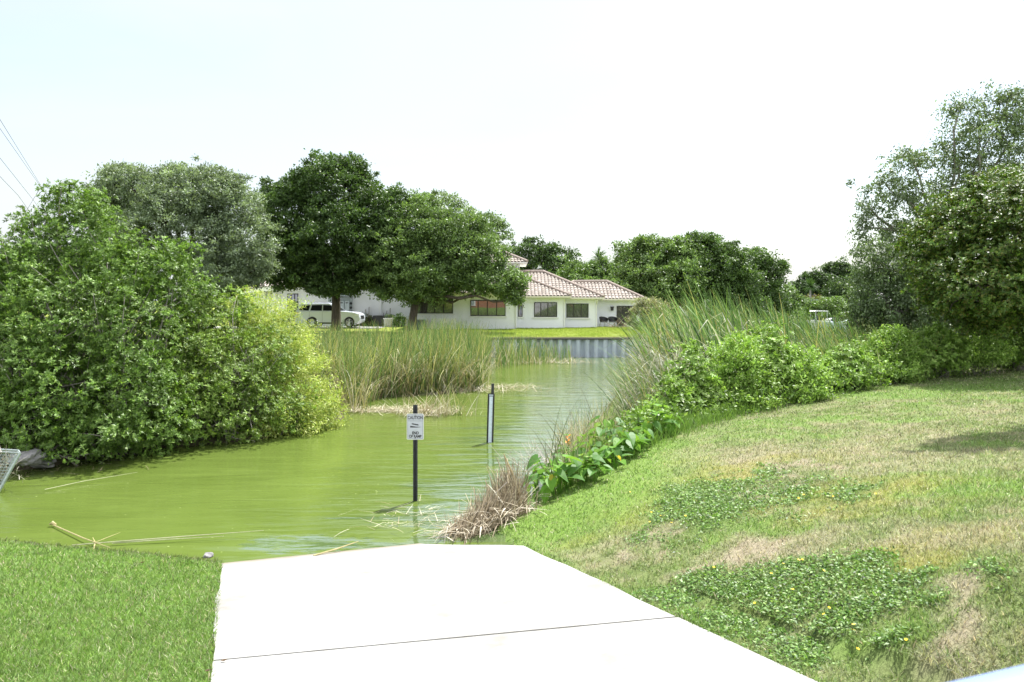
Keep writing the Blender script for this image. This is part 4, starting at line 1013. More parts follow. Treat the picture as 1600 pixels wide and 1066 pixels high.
tree("background_tree", "yellow green bushy tree behind the roof between the dark trees", "tree", T(925, 508, 84), 3, .25,
     [PL(905, 428, 84, 30, 20), PL(938, 424, 84, 24, 20), PL(970, 430, 84, 28, 20), PL(935, 450, 84, 65, 20), PL(1000, 445, 84, 30, 22)], OAKL+[(.12, .2, .05)], clump_r=.5, per=30, L_=.3, W_=.15, dens=1.1, group="trees behind the white house")
# sabal-like palm between
def palm(px, py, Y, h, label, n=34, L_=1.5, col=((.07, .13, .035), (.10, .17, .05)), grp="palms seen across the lake"):
    b = T(px, py, Y); b[2] = max(b[2], .2); t = empty("palm_tree", b, 0, label, "palm", grp); mb = MB(); mb.tube([(0, 0, -.2), (.05, 0, h*.5), (0, 0, h)], [.2, .15, .14], 8); mb.build('trunk', M['greybark'], t)
    az = rng.uniform(0, 6.28, n*9); d = np.repeat(rng.uniform(-.2, 2.2, n), 9); az = np.repeat(rng.uniform(0, 6.28, n), 9)+np.tile(np.linspace(-.55, .55, 9), n)
    ribbons('fronds', np.tile([0, 0, h], (n*9, 1)), az, d, rng.uniform(.4, 1.0, n*9), L_*rng.uniform(.7, 1.1, n*9), .09, pick(col, n*9), 4, material=M['leaf'], parent=t)
palm(935, 505, 88, 6.6, "small palm head poking up behind the right end of the roof", grp=None)
palm(1266, 508, 124, 4.2, "palm with dark green head beside the distant boathouse", grp=None)
tree("oak_tree", "dark oak right of the house with its crown over the roof corner", "tree", T(1030, 510, 68), 2.6, .32,
     [PL(1010, 400, 70, 38, 26), PL(1050, 400, 70, 42, 28), PL(1000, 440, 68, 40, 34), PL(1045, 450, 67, 52, 40), PL(985, 460, 67, 24, 18), PL(975, 395, 71, 16, 12), PL(1035, 480, 67, 38, 18), PL(1010, 500, 69, 40, 14), PL(1060, 498, 69, 40, 16), PL(1010, 380, 70, 20, 10)], OAK[1:2]+OAKL[:2], clump_r=.46, per=38, L_=.24, W_=.13, dens=1.25, group="dark oaks right of the house")
tree("oak_tree", "tallest dark oak in the clump right of the house", "tree", T(1100, 510, 70), 3.0, .35,
     [PL(1095, 395, 71, 42, 28), PL(1135, 405, 71, 40, 26), PL(1100, 430, 70, 55, 38), PL(1140, 445, 70, 45, 38), PL(1085, 378, 71, 24, 12), PL(1120, 475, 70, 55, 24), PL(1110, 500, 72, 60, 14), PL(1160, 500, 72, 50, 14), PL(1160, 470, 70, 35, 28)], OAK+OAKL[:1], clump_r=.46, per=38, L_=.24, W_=.13, dens=1.3, group="dark oaks right of the house")
tree("oak_tree", "wide flat topped oak at the right end of the dark clump", "tree", T(1175, 510, 76), 3.0, .30,
     [PL(1170, 408, 77, 30, 18), PL(1205, 418, 77, 24, 14), PL(1190, 445, 77, 30, 20), PL(1165, 470, 76, 40, 26), PL(1210, 478, 77, 34, 22), PL(1200, 502, 76, 44, 14), PL(1240, 500, 78, 24, 12), PL(1222, 420, 77, 8, 7)], OAK[:2]+OAKL[:1], clump_r=.46, per=36, L_=.25, W_=.14, dens=1.15, group="dark oaks right of the house")
for i, (px, py, Y, rx, ry, lb, pal) in enumerate((
        (1225, 470, 100, 30, 26, "green tree right behind the flat topped oak", OAKL), (1250, 462, 150, 28, 14, "pale distant tree on the far shore, left of the gap", FARG),
        (1288, 456, 160, 22, 16, "rounded blue green tree on the far shore, middle of the gap", [(.06, .09, .05), (.08, .12, .065)]), (1320, 452, 135, 26, 20, "darker tree on the far shore next to the tall willow", FARG),
        (1285, 478, 121.8, 44, 15, "bright green tree above the distant boats", OAKL+[(.13, .21, .05)]), (1325, 478, 132, 30, 26, "lime green tree right of the distant boats", OAKL+[(.13, .21, .05)]),
        (1232, 497, 96, 22, 16, "low green tree left of the far boathouse", OAKL), (1272, 474, 128, 18, 12, "reddish brown tinged tree on the far shore", [(.16, .14, .05), (.1, .12, .04)]))):
    lob = [PL(px, py, Y, rx*.8, ry*.8), PL(px-rx*.5, py+ry*.3, Y, rx*.6, ry*.7), PL(px+rx*.5, py+ry*.3, Y, rx*.6, ry*.7), PL(px, py+ry*.9, Y, rx, ry*.7)]
    tree("far_tree", lb, "tree", T(px, 505, Y), 3, .25, lob, pal, clump_r=.6, per=26, L_=.34, W_=.2, dens=1.1, group="trees on the far lake shore", twig_n=10)
# backdrop rows farther off so that no gap shows the bare horizon
tree_src = None
rowspots = [(-60, 100, 9), (-48, 96, 10), (-36, 104, 9), (-26, 98, 8.5), (-15, 106, 8), (-70, 90, 10), (8, 104, 6.5), (15, 100, 6), (22, 104, 7), (62, 150, 9), (74, 146, 10), (88, 142, 9), (100, 150, 11), (54, 142, 7), (120, 150, 11), (50, 165, 8)]
for i, (x, y, h) in enumerate(rowspots):
    if tree_src is None:
        lob = [((0, 0, 6.3), (3.4, 3.2, 2.6)), ((-2.6, .5, 5), (2.8, 2.6, 2.4)), ((2.7, -.4, 5), (2.8, 2.6, 2.3)), ((0, 0, 3.4), (4.4, 3.6, 2.2)), ((.8, 1, 7.4), (2, 2, 1.5))]
        tree_src = tree("distant_tree", "dark green tree in the row beyond the house and the lake", "tree", (0, 0, 0), 2.5, .3, lob, FARG, clump_r=.6, per=34, L_=.36, W_=.22, dens=1.1, twig_n=20, group="distant tree row"); o = tree_src
    else: o = copy_tree(tree_src)
    o.location = (x, y, 1.3); o.rotation_euler = (0, 0, i*1.7); s = h/8.6; o.scale = (s*1.1, s*1.1, s)

# right side: wispy tall tree, dense shiny tree
WISP = [(.13, .18, .09), (.17, .22, .12), (.10, .14, .07)]
R0 = T(1478, 520, 33); 
tree("willowy_tree", "tall sparse grey green tree with arching bare boughs against the sky at right", "tree", R0, 5.0, .17,
     [PL(1530, 200, 33, 62, 46), PL(1590, 185, 33, 50, 48), PL(1500, 250, 33, 45, 32), PL(1425, 245, 33, 42, 18), PL(1385, 285, 33, 34, 22), PL(1360, 320, 33, 24, 26), PL(1350, 350, 33, 20, 26), PL(1420, 300, 33, 45, 25), PL(1440, 345, 33, 50, 28), PL(1390, 370, 33, 45, 30), PL(1560, 260, 33, 60, 40), PL(1345, 385, 33, 15, 14), PL(1500, 310, 33, 50, 40), PL(1575, 150, 33, 24, 12), PL(1500, 165, 33, 22, 14), PL(1620, 240, 33, 40, 60)],
     WISP, clump_r=.30, per=24, L_=.15, W_=.065, dens=.70, inner=.8, droop=.5, twig_n=420, twig_r=.012, bark=M['greybark'], stray=.14, flat=.9, clumpvar=.18)
tree("willowy_tree", "drooping grey green tree mass below the bare boughs beside the reeds", "tree", T(1395, 520, 30), 2.2, .16,
     [PL(1380, 410, 30, 42, 36), PL(1430, 430, 30, 52, 50), PL(1360, 450, 30, 32, 42), PL(1400, 480, 29.5, 60, 42), PL(1470, 480, 30, 50, 40), PL(1350, 490, 29.5, 24, 22), PL(1470, 410, 31, 40, 40), PL(1440, 520, 29, 60, 20), PL(1520, 500, 30, 40, 30)],
     WISP+[(.10, .16, .05)], clump_r=.28, per=34, L_=.13, W_=.055, dens=1.0, inner=.5, droop=.6, twig_n=200, twig_r=.014, bark=M['greybark'], flat=.9)
tree("glossy_leaved_tree", "dense dark glossy leaved tree with reddish tinges at the right edge", "tree", T(1580, 560, 26.8), 2.0, .22,
     [PL(1530, 330, 24, 60, 40, 110), PL(1590, 310, 24, 55, 45, 110), PL(1480, 370, 24.5, 52, 42, 90), PL(1560, 390, 23.5, 75, 60, 110), PL(1460, 420, 26, 40, 40), PL(1510, 450, 23, 62, 50, 110), PL(1590, 450, 23, 60, 60, 130), PL(1640, 400, 26, 60, 80), PL(1540, 490, 23.5, 50, 34), PL(1610, 505, 25.5, 50, 30), PL(1440, 365, 26.5, 22, 18), PL(1570, 275, 26.5, 30, 16)],
     [(.095, .175, .028), (.07, .13, .022), (.16, .25, .045), (.05, .095, .02), (.17, .16, .04)], clump_r=.24, per=56, L_=.095, W_=.048, dens=1.35, material=M['leaf_gloss'], twig_n=120, inner=.4, rosette=True, stray=.08)
# unseen neighbour whose shade falls on the lawn at the right edge
tree("glossy_leaved_tree", "leafy tree just outside the right edge that shades the lawn", "tree", (14.4, 17.2, 1.2), 7.5, .22,
     [((11.0, 17.3, 12.0), (1.3, .9, .7)), ((13.3, 17.6, 11.8), (1.6, 1.4, 1.2)), ((14.6, 16.2, 10.0), (1.4, 1.4, 1.2))], [(.09, .17, .025), (.065, .125, .02)], clump_r=.3, per=44, L_=.15, W_=.08, dens=1.7, material=M['leaf_gloss'], rosette=True)

# ------------------------------------------------------------------ left bank shrubs
SH = [(.115, .205, .036), (.155, .255, .05), (.08, .145, .03), (.23, .33, .08), (.13, .20, .06)]
shrub("large_shrub", "huge bright green leafy shrub filling the left edge above the water", "shrub", T(110, 705, 18.6),
      [PL(60, 400, 19, 70, 60), PL(130, 375, 19.5, 60, 55), PL(190, 420, 19, 65, 55), PL(245, 420, 19.5, 40, 42), PL(0, 440, 18, 60, 70), PL(90, 500, 18, 90, 75), PL(190, 520, 18.5, 90, 70), PL(20, 570, 17.3, 70, 75), PL(110, 610, 17.3, 85, 72), PL(210, 620, 18, 75, 70), PL(40, 660, 16.7, 62, 52), PL(140, 675, 17.2, 75, 42), PL(115, 320, 19.5, 34, 34), PL(60, 345, 19.5, 30, 24), PL(280, 400, 20, 30, 26), PL(285, 450, 20.8, 48, 44), PL(250, 480, 20.8, 60, 50), PL(-60, 500, 18, 70, 120), PL(170, 560, 21.5, 150, 90), PL(30, 560, 21, 120, 110), PL(95, 305, 19.5, 22, 24), PL(150, 330, 19.5, 26, 26), PL(-50, 640, 17, 60, 60), PL(230, 670, 18.2, 60, 38)],
      SH, rosette=True, clump_r=.20, per=56, L_=.080, W_=.031, dens=1.0, inner=.42, stems=260, stem_r=.022, stray=.13, clumpvar=.2)
shrub("large_shrub", "mid green leafy shrub between the huge shrub and the yellow green one", "shrub", T(340, 690, 20),
      [PL(320, 520, 21, 55, 50), PL(285, 570, 20, 60, 55), PL(350, 590, 20.3, 70, 60), PL(300, 640, 19.5, 70, 52), PL(380, 640, 20, 60, 46), PL(410, 560, 21, 50, 48), PL(300, 490, 21.5, 40, 34), PL(360, 480, 22, 36, 26), PL(440, 640, 20.8, 40, 44), PL(350, 570, 23, 100, 70)],
      [(.15, .24, .045), (.19, .29, .06), (.10, .17, .03), (.25, .32, .08)], rosette=True, clump_r=.20, per=50, L_=.075, W_=.028, dens=1.15, inner=.5, stems=140, stem_r=.015, stray=.12)
shrub("willowy_shrub", "pale yellow green feathery shrub at the right end of the left bank", "shrub", T(470, 665, 22.5),
      [PL(400, 500, 23, 45, 40), PL(430, 540, 22.5, 55, 55), PL(460, 590, 22.2, 55, 55), PL(490, 630, 22, 46, 38), PL(424, 500, 23.5, 30, 28), PL(505, 655, 22, 36, 22), PL(450, 655, 21, 48, 30), PL(380, 480, 23.5, 26, 20), PL(410, 680, 20.6, 34, 14), PL(458, 565, 23, 30, 38)],
      [(.40, .44, .11), (.32, .40, .09), (.48, .50, .18), (.24, .34, .075)], clump_r=.22, per=44, L_=.10, W_=.024, dens=1.05, inner=.45, stems=60, stem_r=.014, droop=.3, stray=.15, flat=.8, clumpvar=.12)
# ------------------------------------------------------------------ right bank undergrowth
US = [(.19, .31, .06), (.25, .38, .085), (.135, .235, .045), (.31, .42, .12)]
for i, (px, py, Y, rx, ry, lb) in enumerate((
        (1078, 595, 19.2, 46, 66, "leafy shrub nearest the reeds' left end, left of the bright bushes"), (1150, 592, 20.0, 64, 74, "largest bright green bush on the right bank"),
        (1195, 550, 21.0, 48, 52, "taller bright bush rising behind the largest one"), (1250, 585, 20.8, 46, 48, "rounded bright bush right of the largest one"), (1320, 568, 22.5, 50, 38, "low tangled bush mid way along the lawn edge"),
        (1390, 552, 23.8, 55, 42, "spreading light green bush left of the red flower"), (1460, 540, 24.6, 50, 40, "light green bush just right of the red flower"), (1530, 532, 25.2, 50, 36, "light green bush beneath the glossy tree"), (1600, 530, 26, 50, 34, "light green bush at the far right of the lawn edge"),
        (1020, 660, 17.6, 40, 30, "small dark leaved bush above the broad leaved plants"), (1045, 628, 18.4, 36, 44, "dark shrub between the small bush and the left end of the bright bushes"))):
    shrub("bank_bush", lb, "bush", T(px, py+ry, Y), [PL(px, py, Y, rx*.75, ry*.8), PL(px-rx*.5, py+ry*.35, Y-.3, rx*.55, ry*.6), PL(px+rx*.5, py+ry*.35, Y-.2, rx*.55, ry*.6), PL(px+rx*.1, py-ry*.5, Y+.3, rx*.45, ry*.45), PL(px, py+ry*.6, Y-.5, rx*.8, ry*.4)],
          US, group="bushes along the right bank", rosette=(i % 2 == 0), clump_r=.20, per=34, L_=.10, W_=.042, dens=1.05, inner=.5, stems=26, stem_r=.010, stray=.12, clumpvar=.16)

# ------------------------------------------------------------------ reeds (cattails)
RG = [(.09, .17, .04), (.22, .33, .13), (.045, .10, .025), (.14, .23, .06)]; RY = [(.36, .34, .14), (.27, .29, .09)]; RD_ = [(.48, .42, .29), (.62, .58, .46), (.30, .24, .15)]
def inpoly(pts, poly):
    x, y = pts[:, 0], pts[:, 1]; c = np.zeros(len(x), bool); n = len(poly)
    for i in range(n):
        a, b = poly[i], poly[(i+1) % n]; c ^= ((a[1] > y) != (b[1] > y)) & (x < (b[0]-a[0])*(y-a[1])/(b[1]-a[1]+1e-12)+a[0])
    return c
def scatter(poly, n, clump=None):
    poly = np.array(poly, float); lo, hi = poly.min(0), poly.max(0); out_ = []
    while sum(len(o) for o in out_) < n:
        if clump:
            c = rng.uniform(lo, hi, (max(4, n//clump), 2)); q = (c[:, None, :]+rng.normal(size=(len(c), clump, 2))*.14).reshape(-1, 2)
        else: q = rng.uniform(lo, hi, (n*2, 2))
        out_.append(q[inpoly(q, poly)])
    p = np.concatenate(out_)[:n]; return p
RS = [(.33, .34, .25), (.50, .50, .42), (.20, .20, .13)]
def reeds(name, poly, n, h, label, mix=(.6, .18, .22), lean_az=None, lean=.12, width=.026, zb=None, bend=(.1, .7), hvar=.2, clump=None, hfun=None, dead=None):
    p = scatter(poly, n, clump); z = height(p[:, 0], p[:, 1]); z = np.maximum(z, -.15) if zb is None else z*0+zb
    kind = rng.choice(3, n, p=mix); col = np.where((kind == 0)[:, None], pick(RG, n), np.where((kind == 1)[:, None], pick(RY, n), pick(dead or RD_, n)))
    az = rng.uniform(0, 6.28, n) if lean_az is None else rng.normal(lean_az, .7, n)
    th = np.abs(rng.normal(0, lean, n))+np.where(kind == 2, rng.uniform(0, .25, n), 0)
    bd = rng.uniform(*bend, n)*np.where(kind == 2, 1.9, 1)
    L_ = h*(1+rng.normal(0, hvar, n)).clip(.35, 1.3)*np.where(kind == 2, .85, 1)
    if hfun is not None: L_ = L_*hfun(p[:, 0], p[:, 1])
    K = 6; kk = np.where(rng.uniform(0, 1, n) < np.where(kind == 2, .55, .10), rng.uniform(.8, 2.0, n), 0)
    o = ribbons(name, np.column_stack([p, z]), az, th, bd, L_, width*rng.uniform(.6, 1.3, n), col, K, kink=(.5+.17*(rng.integers(0, 2)), kk), material=M['grass'])
    return tag(o, label, "reeds", kind='stuff')
reeds("cattail_bed", [(-8.5, 27.5), (-5.2, 25.8), (-4.6, 29.0), (-1.6, 31.2), (-1.1, 34), (-1.2, 46), (-9, 46), (-13, 38)], 11000, 2.25, "tall green and yellow cattail bed in front of the far house, left of the channel", mix=(.50, .22, .28), bend=(.05, .6), clump=14, hvar=.26, width=.034, hfun=lambda x, y: np.clip(1.0-(y-30)*.02, .62, 1.0)*np.where(x < -5, .80, 1))
reeds("cattail_bed", [(-5.2, 25.8), (-4.7, 28.6), (-1.5, 31.0), (-.9, 31.6), (-1.4, 32.2), (-3.4, 30.6), (-6, 29.5), (-7.5, 27.8)], 3000, 1.9, "shorter browned cattails along the front rim of the left bed", mix=(.35, .3, .35), bend=(.2, 1.1), lean=.2)
reeds("cattail_bed", [(-.9, 41), (1.2, 43.5), (3.4, 45.5), (3.6, 48.6), (-1, 49.3)], 800, 1.5, "sparse green reeds standing in the water before the corrugated wall", mix=(.62, .13, .25), zb=-.05, hfun=lambda x, y: np.clip(1.2-(x+1)*.12, .4, 1.2))
LW = math.pi*.93
reeds("cattail_bed", [(3.9, 21.4), (4.6, 26), (5.6, 32), (7.0, 37.5), (10, 38.8), (16, 37.5), (18, 33), (15, 30), (10, 26.5), (7, 23.6), (4.6, 21.6)], 7000, 2.3, "wind bent cattail thicket on the right bank in front of the dark oaks", mix=(.56, .10, .34), dead=RS, lean_az=LW, lean=.28, bend=(.10, 1.1), clump=12, hvar=.30, width=.056, hfun=lambda x, y: .82+.36*np.exp(-((x/y-.27)/.09)**2))
reeds("cattail_bed", [(2.5, 18.4), (3.0, 21), (4.0, 25), (4.8, 25), (5.0, 21), (3.8, 18.2)], 2000, 1.4, "thin grey brown reeds at the water side of the right thicket", mix=(.30, .12, .58), dead=RS, lean_az=LW, lean=.35, bend=(.2, 1.0), clump=9, width=.022)
reeds("cattail_bed", [(8.5, 23.5), (10.5, 26), (14.5, 28.5), (15, 26), (11.5, 23.5), (9.5, 22)], 2600, 1.45, "silvery narrow reeds leaning over the lawn side bushes", mix=(.45, .1, .45), dead=RS, lean_az=LW, lean=.35, bend=(.3, 1.0), clump=18, width=.030)
reeds("bare_twigs", [(.75, 14.2), (.95, 16.5), (1.3, 20), (2.2, 21), (2.6, 18.5), (2.0, 15.8), (1.3, 14.2)], 900, .95, "grey leafless twigs and dead stalks rising from the shallows by the right bank", mix=(.10, .05, .85), lean=.45, bend=(-.4, .6), width=.012, clump=7)
# green individual blades in that patch
n = 90; p = scatter([(.5, 13.2), (.9, 18), (2.2, 20.5), (2.4, 17.5), (1.4, 14.2)], n)
tag(ribbons("reed_shoots", np.column_stack([p, np.zeros(n)]), rng.uniform(0, 6.28, n), rng.uniform(.05, .5, n), rng.uniform(.1, .8, n), rng.uniform(.8, 1.7, n), .02, pick([(.10, .13, .05), (.12, .10, .07)], n), 6), "thin dark green shoots standing in the shallow water at right", "reeds", kind='stuff')

n = 1800; p = scatter([(2.9, 18.8), (3.4, 21), (4.3, 25), (5.2, 29), (6.6, 28), (6.6, 24.5), (5.2, 21.8), (3.9, 19.2)], n)
tag(ribbons("tangled_dead_reeds", np.column_stack([p, height(p[:, 0], p[:, 1])+rng.uniform(.0, 1.25, n)]), rng.normal(LW, 1.2, n), rng.uniform(.5, 1.5, n), rng.uniform(.2, 1.2, n), rng.uniform(.5, 1.3, n), rng.uniform(.014, .034, n), pick(RS, n, .2), 5, kink=(.5, np.where(rng.uniform(0, 1, n) < .4, 1.2, 0)), material=M['dry']), "grey tangle of collapsed dead reed blades at the left part of the right thicket", "dead reeds", kind='stuff')
def litter(name, cx, cy, sx, sy, n, label, L0=.6, z=0.02, pal=RD_, tilt=(1.35, 1.62), width=.018, zv=.03):
    p = np.column_stack([rng.normal(cx, sx, n), rng.normal(cy, sy, n), z+np.abs(rng.normal(0, zv, n))])
    return tag(ribbons(name, p, rng.uniform(0, 6.28, n), rng.uniform(*tilt, n), rng.uniform(-.2, .35, n), L0*rng.uniform(.35, 1.3, n), width, pick(pal, n, .15), 3, material=M['dry'], taper=.4, twist=None), label, "dead reeds", kind='stuff')
a = G(610, 640); litter("reed_wrack", *P(600, 640, 25.4)[:2], 1.15, .38, 700, "mat of dead reeds floating left of the caution sign")
litter("reed_wrack", *P(670, 648, 24.4)[:2], .45, .25, 260, "tuft of broken dead reeds behind the caution sign", tilt=(.5, 1.6), L0=.8)
litter("reed_wrack", *P(785, 606, 32.2)[:2], .75, .45, 300, "thin line of dead reeds beyond the depth gauge")
litter("reed_wrack", *P(700, 612, 30.6)[:2], 1.9, .25, 420, "fallen stems along the foot of the left cattail bed", tilt=(.9, 1.6))
litter("reed_wrack", *P(860, 568, 44.6)[:2], 1.6, .5, 420, "pale dead stems in front of the corrugated wall", tilt=(.8, 1.6))
litter("reed_wrack", *P(640, 815, 12.7)[:2], .42, .45, 120, "loose straw floating left of the dead reed heap", L0=.32, width=.010, pal=RD_+[(.45, .45, .3)])
litter("reed_wrack", *P(860, 735, 16.5)[:2], .45, 1.2, 500, "grey tangle of dead stems in the shallows by the right bank", L0=.5, width=.011, tilt=(.7, 1.6), pal=[(.4, .36, .33), (.3, .27, .25)], zv=.10)
litter("reed_wrack", *P(60, 738, 16.5)[:2], .9, .30, 160, "brown floating scraps below the big left shrub", L0=.3, width=.012, pal=[(.2, .16, .1), (.3, .26, .2)])
# tufts with a few upright bent stalks
for (px, py, Y, n_, lb) in ((505, 640, 25.5, 150, "yellowing reed tuft beside the yellow green shrub"), (545, 640, 25.6, 110, "arching straw coloured reed tuft in the middle of the left shallows"), (700, 645, 24.6, 40, "few bent straw stalks beside the floating tuft")):
    b = P(px, py, Y); p = np.column_stack([rng.normal(b[0], .32, n_), rng.normal(b[1], .25, n_), np.zeros(n_)])
    tag(ribbons("reed_tuft", p, rng.uniform(0, 6.28, n_), rng.uniform(.0, .4, n_), rng.uniform(.3, 1.6, n_), rng.uniform(.6, 1.7, n_), .022, pick(RY+RD_+RG[:1], n_), 6), lb, "reeds", kind='stuff')

# heap of dead reeds at the ramp's right corner
def heap():
    foot = np.array([-.05, 12.75]); apex = np.array(P(797, 712, 13.3)); n = 1700
    t = rng.uniform(0, 1, n); a0 = P(708, 832, 11.9); a1 = P(815, 797, 12.9)
    base = a0[None]*(1-t[:, None])+a1[None]*t[:, None]; base[:, :2] += rng.normal(size=(n, 2))*np.array([.08, .15]); base[:, 2] = np.maximum(height(base[:, 0], base[:, 1]), 0)-.02
    top = apex[None]+rng.normal(size=(n, 3))*np.array([.14, .18, .05]); hgt = rng.uniform(.12, 1.0, n)*(t**.7*.85+.15)
    tgt = base*(1-hgt[:, None])+top*hgt[:, None]; tgt[:, :2] += rng.normal(size=(n, 2))*.15; tgt[:, 2] = np.maximum(tgt[:, 2], base[:, 2]+.06)
    d = tgt-base; L_ = np.linalg.norm(d, axis=1); az = np.arctan2(d[:, 1], d[:, 0]); th = np.arccos(np.clip(d[:, 2]/L_, -1, 1))
    L_ = np.maximum(L_, .3)
    o = ribbons("dead_reed_heap", base, az, th, rng.uniform(-.25, .25, n), L_, rng.uniform(.008, .022, n), pick([(.30, .25, .165), (.40, .35, .24), (.18, .14, .09), (.25, .20, .13)], n, .22), 4, material=M['dry'], taper=.5)
    tag(o, "peaked heap of dead brown reeds at the right corner of the ramp", "dead reeds", kind='stuff')
    n = 420; t = rng.uniform(0, 1, n); base = a0[None]*(1-t[:, None])+(a1*[1, 1, 1])[None]*t[:, None]+rng.normal(size=(n, 3))*np.array([.20, .14, .0]); base[:, 2] = np.maximum(height(base[:, 0], base[:, 1]), 0)+rng.uniform(.03, .28, n)*(1-np.abs(t-.6))
    o2 = ribbons("fallen_reed_blades", base, rng.normal(-2.3, .8, n), rng.uniform(1.2, 1.9, n), rng.uniform(0, .7, n), rng.uniform(.2, .6, n), rng.uniform(.012, .03, n), pick([(.42, .37, .27), (.55, .50, .40), (.28, .22, .15)], n), 4, material=M['dry'])
    tag(o2, "pale fallen reed blades spilling from the foot of the brown heap", "dead reeds", kind='stuff')
    # broad bent stalks of the heap's right side
    for i, (q0, q1, q2, lb) in enumerate((((818, 795, 12.9), (802, 742, 13.1), (787, 709, 13.2), "long broad dead stalk forming the right edge of the heap"), ((795, 800, 12.6), (772, 768, 12.6), (762, 757, 12.6), "pale stick leaning across the front of the heap"), ((757, 790, 12.6), (775, 770, 12.6), (793, 753, 12.7), "thin grey stick crossing the pale one on the heap"),
                                          ((806, 790, 13.0), (795, 745, 13.1), (788, 712, 13.2), "second broad stalk just inside the heap's right edge"))):
        mb = MB(); w_ = .016 if i in (0, 3) else .010; mb.tube([P(*q0), P(*q1), P(*q2)], [w_, w_, w_*.5], 5)
        tag(mb.build("dry_reed_stalk", mat('dry_stalk', [(.36, .28, .14), (.62, .56, .45), (.36, .31, .26), (.32, .25, .14)][i], .7, var=.25, vscale=10)), lb, "dry stalk", "stalks on the dead reed heap")
heap()
ds = mat('straw_stalk', (.42, .36, .17), .7, var=.25, vscale=12); ds2 = mat('pale_stalk', (.42, .42, .26), .7, var=.2)
for q, r, m_, lb in (([(82, 820), (130, 841), (172, 856)], .010, ds, "bent yellow stalk with a seed head floating near the left lawn"), ([(112, 852), (160, 848), (290, 838), (412, 829)], .009, ds2, "long pale straw floating toward the ramp"),
                 ([(175, 849), (260, 843), (350, 838)], .008, ds2, "broad pale blade floating beside the long straw"), ([(146, 858), (149, 848), (145, 840)], .008, ds, "short upright yellow stalk crossing the bent one"),
                 ([(150, 847), (170, 839), (188, 832)], .005, ds, "fine yellow straw sticking out right of the crossing"), ([(490, 868), (525, 858), (560, 846)], .012, ds, "yellow stick lying in the water at the end of the ramp"), ([(70, 765), (130, 752), (215, 738)], .006, ds2, "long pale stick floating below the big left shrub")):
    pts = []
    for k, (px, py) in enumerate(q):
        z = .03+.02*k; Y = (CAMZ-z)*F/(py-HY); pts.append(P(px, py, Y))
    mb = MB(); mb.tube(pts, [r]*(len(pts)-1)+[r*.4], 5)
    if q[0] == (82, 820): mb.tube([pts[0]+np.array([-.05, 0, .0]), pts[0]+np.array([.0, 0, .03]), pts[0]+np.array([.06, 0, .0])], [.01, .03, .01], 6)
    tag(mb.build("floating_stalk", m_), lb, "floating stalk", "stalks floating on the green water")

# ------------------------------------------------------------------ broad leaved taro plants, canna flowers
def heart(L_, W_):
    pts = [(0, 0), (.25, -.30), (.55, -.28), (.5, 0)]
    out_ = [(-.18, .0)]; ts = np.linspace(0, 1, 8)
    up = [(.18-.0, .0)]
    prof = [(0.0, .0), (-.20, .22), (-.10, .42), (.15, .50), (.45, .40), (.75, .20), (1.0, 0)]
    return [(x*L_, y*W_) for x, y in prof]
def broad_leaf(mb, root, az, tilt, L_, W_, mi=0):
    prof = heart(L_, W_); d = Vector((math.cos(az)*math.cos(tilt), math.sin(az)*math.cos(tilt), -math.sin(tilt))); s = Vector((-math.sin(az), math.cos(az), 0)); n = s.cross(d); r = Vector(root)
    def pt(x, y): return r+d*x+s*y+n*(-abs(y)*.35+.0)-Vector((0, 0, (max(0, x)/L_)**2*L_*.18))
    mid = [pt(x, 0) for x, _ in prof[1:]]; mid = [r]+[pt(x, 0) for x, _ in prof[3:]]
    for sg in (1, -1):
        rim = [pt(x, sg*y) for x, y in prof[1:]]
        vs = [r]+rim+[pt(prof[4][0], 0), pt(prof[3][0], 0)]
        k = len(vs); mb.add(vs, [(0, 1, 2, k-1), (k-1, 2, 3), (k-1, 3, 4, k-2), (k-2, 4, 5, 6)] if True else [], mi)
LM = [mat('taro_green', (.14, .30, .035), .55, spec=.2, var=.15), mat('taro_green_deep', (.09, .21, .04), .5, spec=.3, var=.15), mat('taro_yellow', (.50, .46, .04), .5, var=.15)]
for k, m_ in enumerate(LM):
    t = m_.node_tree; p = [x for x in t.nodes if x.type == 'BSDF_PRINCIPLED'][0]; o = [x for x in t.nodes if x.type == 'OUTPUT_MATERIAL'][0]; tr = t.nodes.new("ShaderNodeBsdfTranslucent"); tr.inputs[0].default_value = [(.22, .40, .04, 1), (.14, .28, .04, 1), (.6, .5, .05, 1)][k]
    ms = t.nodes.new("ShaderNodeMixShader"); ms.inputs[0].default_value = .4; t.links.new(p.outputs[0], ms.inputs[1]); t.links.new(tr.outputs[0], ms.inputs[2]); t.links.new(ms.outputs[0], o.inputs[0])
protos = []
taro_label = ["broad heart shaped green leaves of a taro plant at the water's edge", "broad leaved taro plant with deep green drooping leaves", "broad leaved taro plant with one yellow leaf"]
spots = [(842, 758), (858, 752), (875, 758), (892, 745), (898, 708), (912, 705), (935, 728), (950, 712), (970, 705), (930, 688), (990, 700), (1025, 668), (850, 745), (868, 735), (885, 752), (905, 722), (880, 715), (925, 715), (940, 700), (915, 738), (960, 700), (945, 680), (975, 690), (895, 695), (1000, 688), (985, 668), (865, 765), (1010, 672), (930, 740), (962, 720), (1045, 665), (1060, 640)]
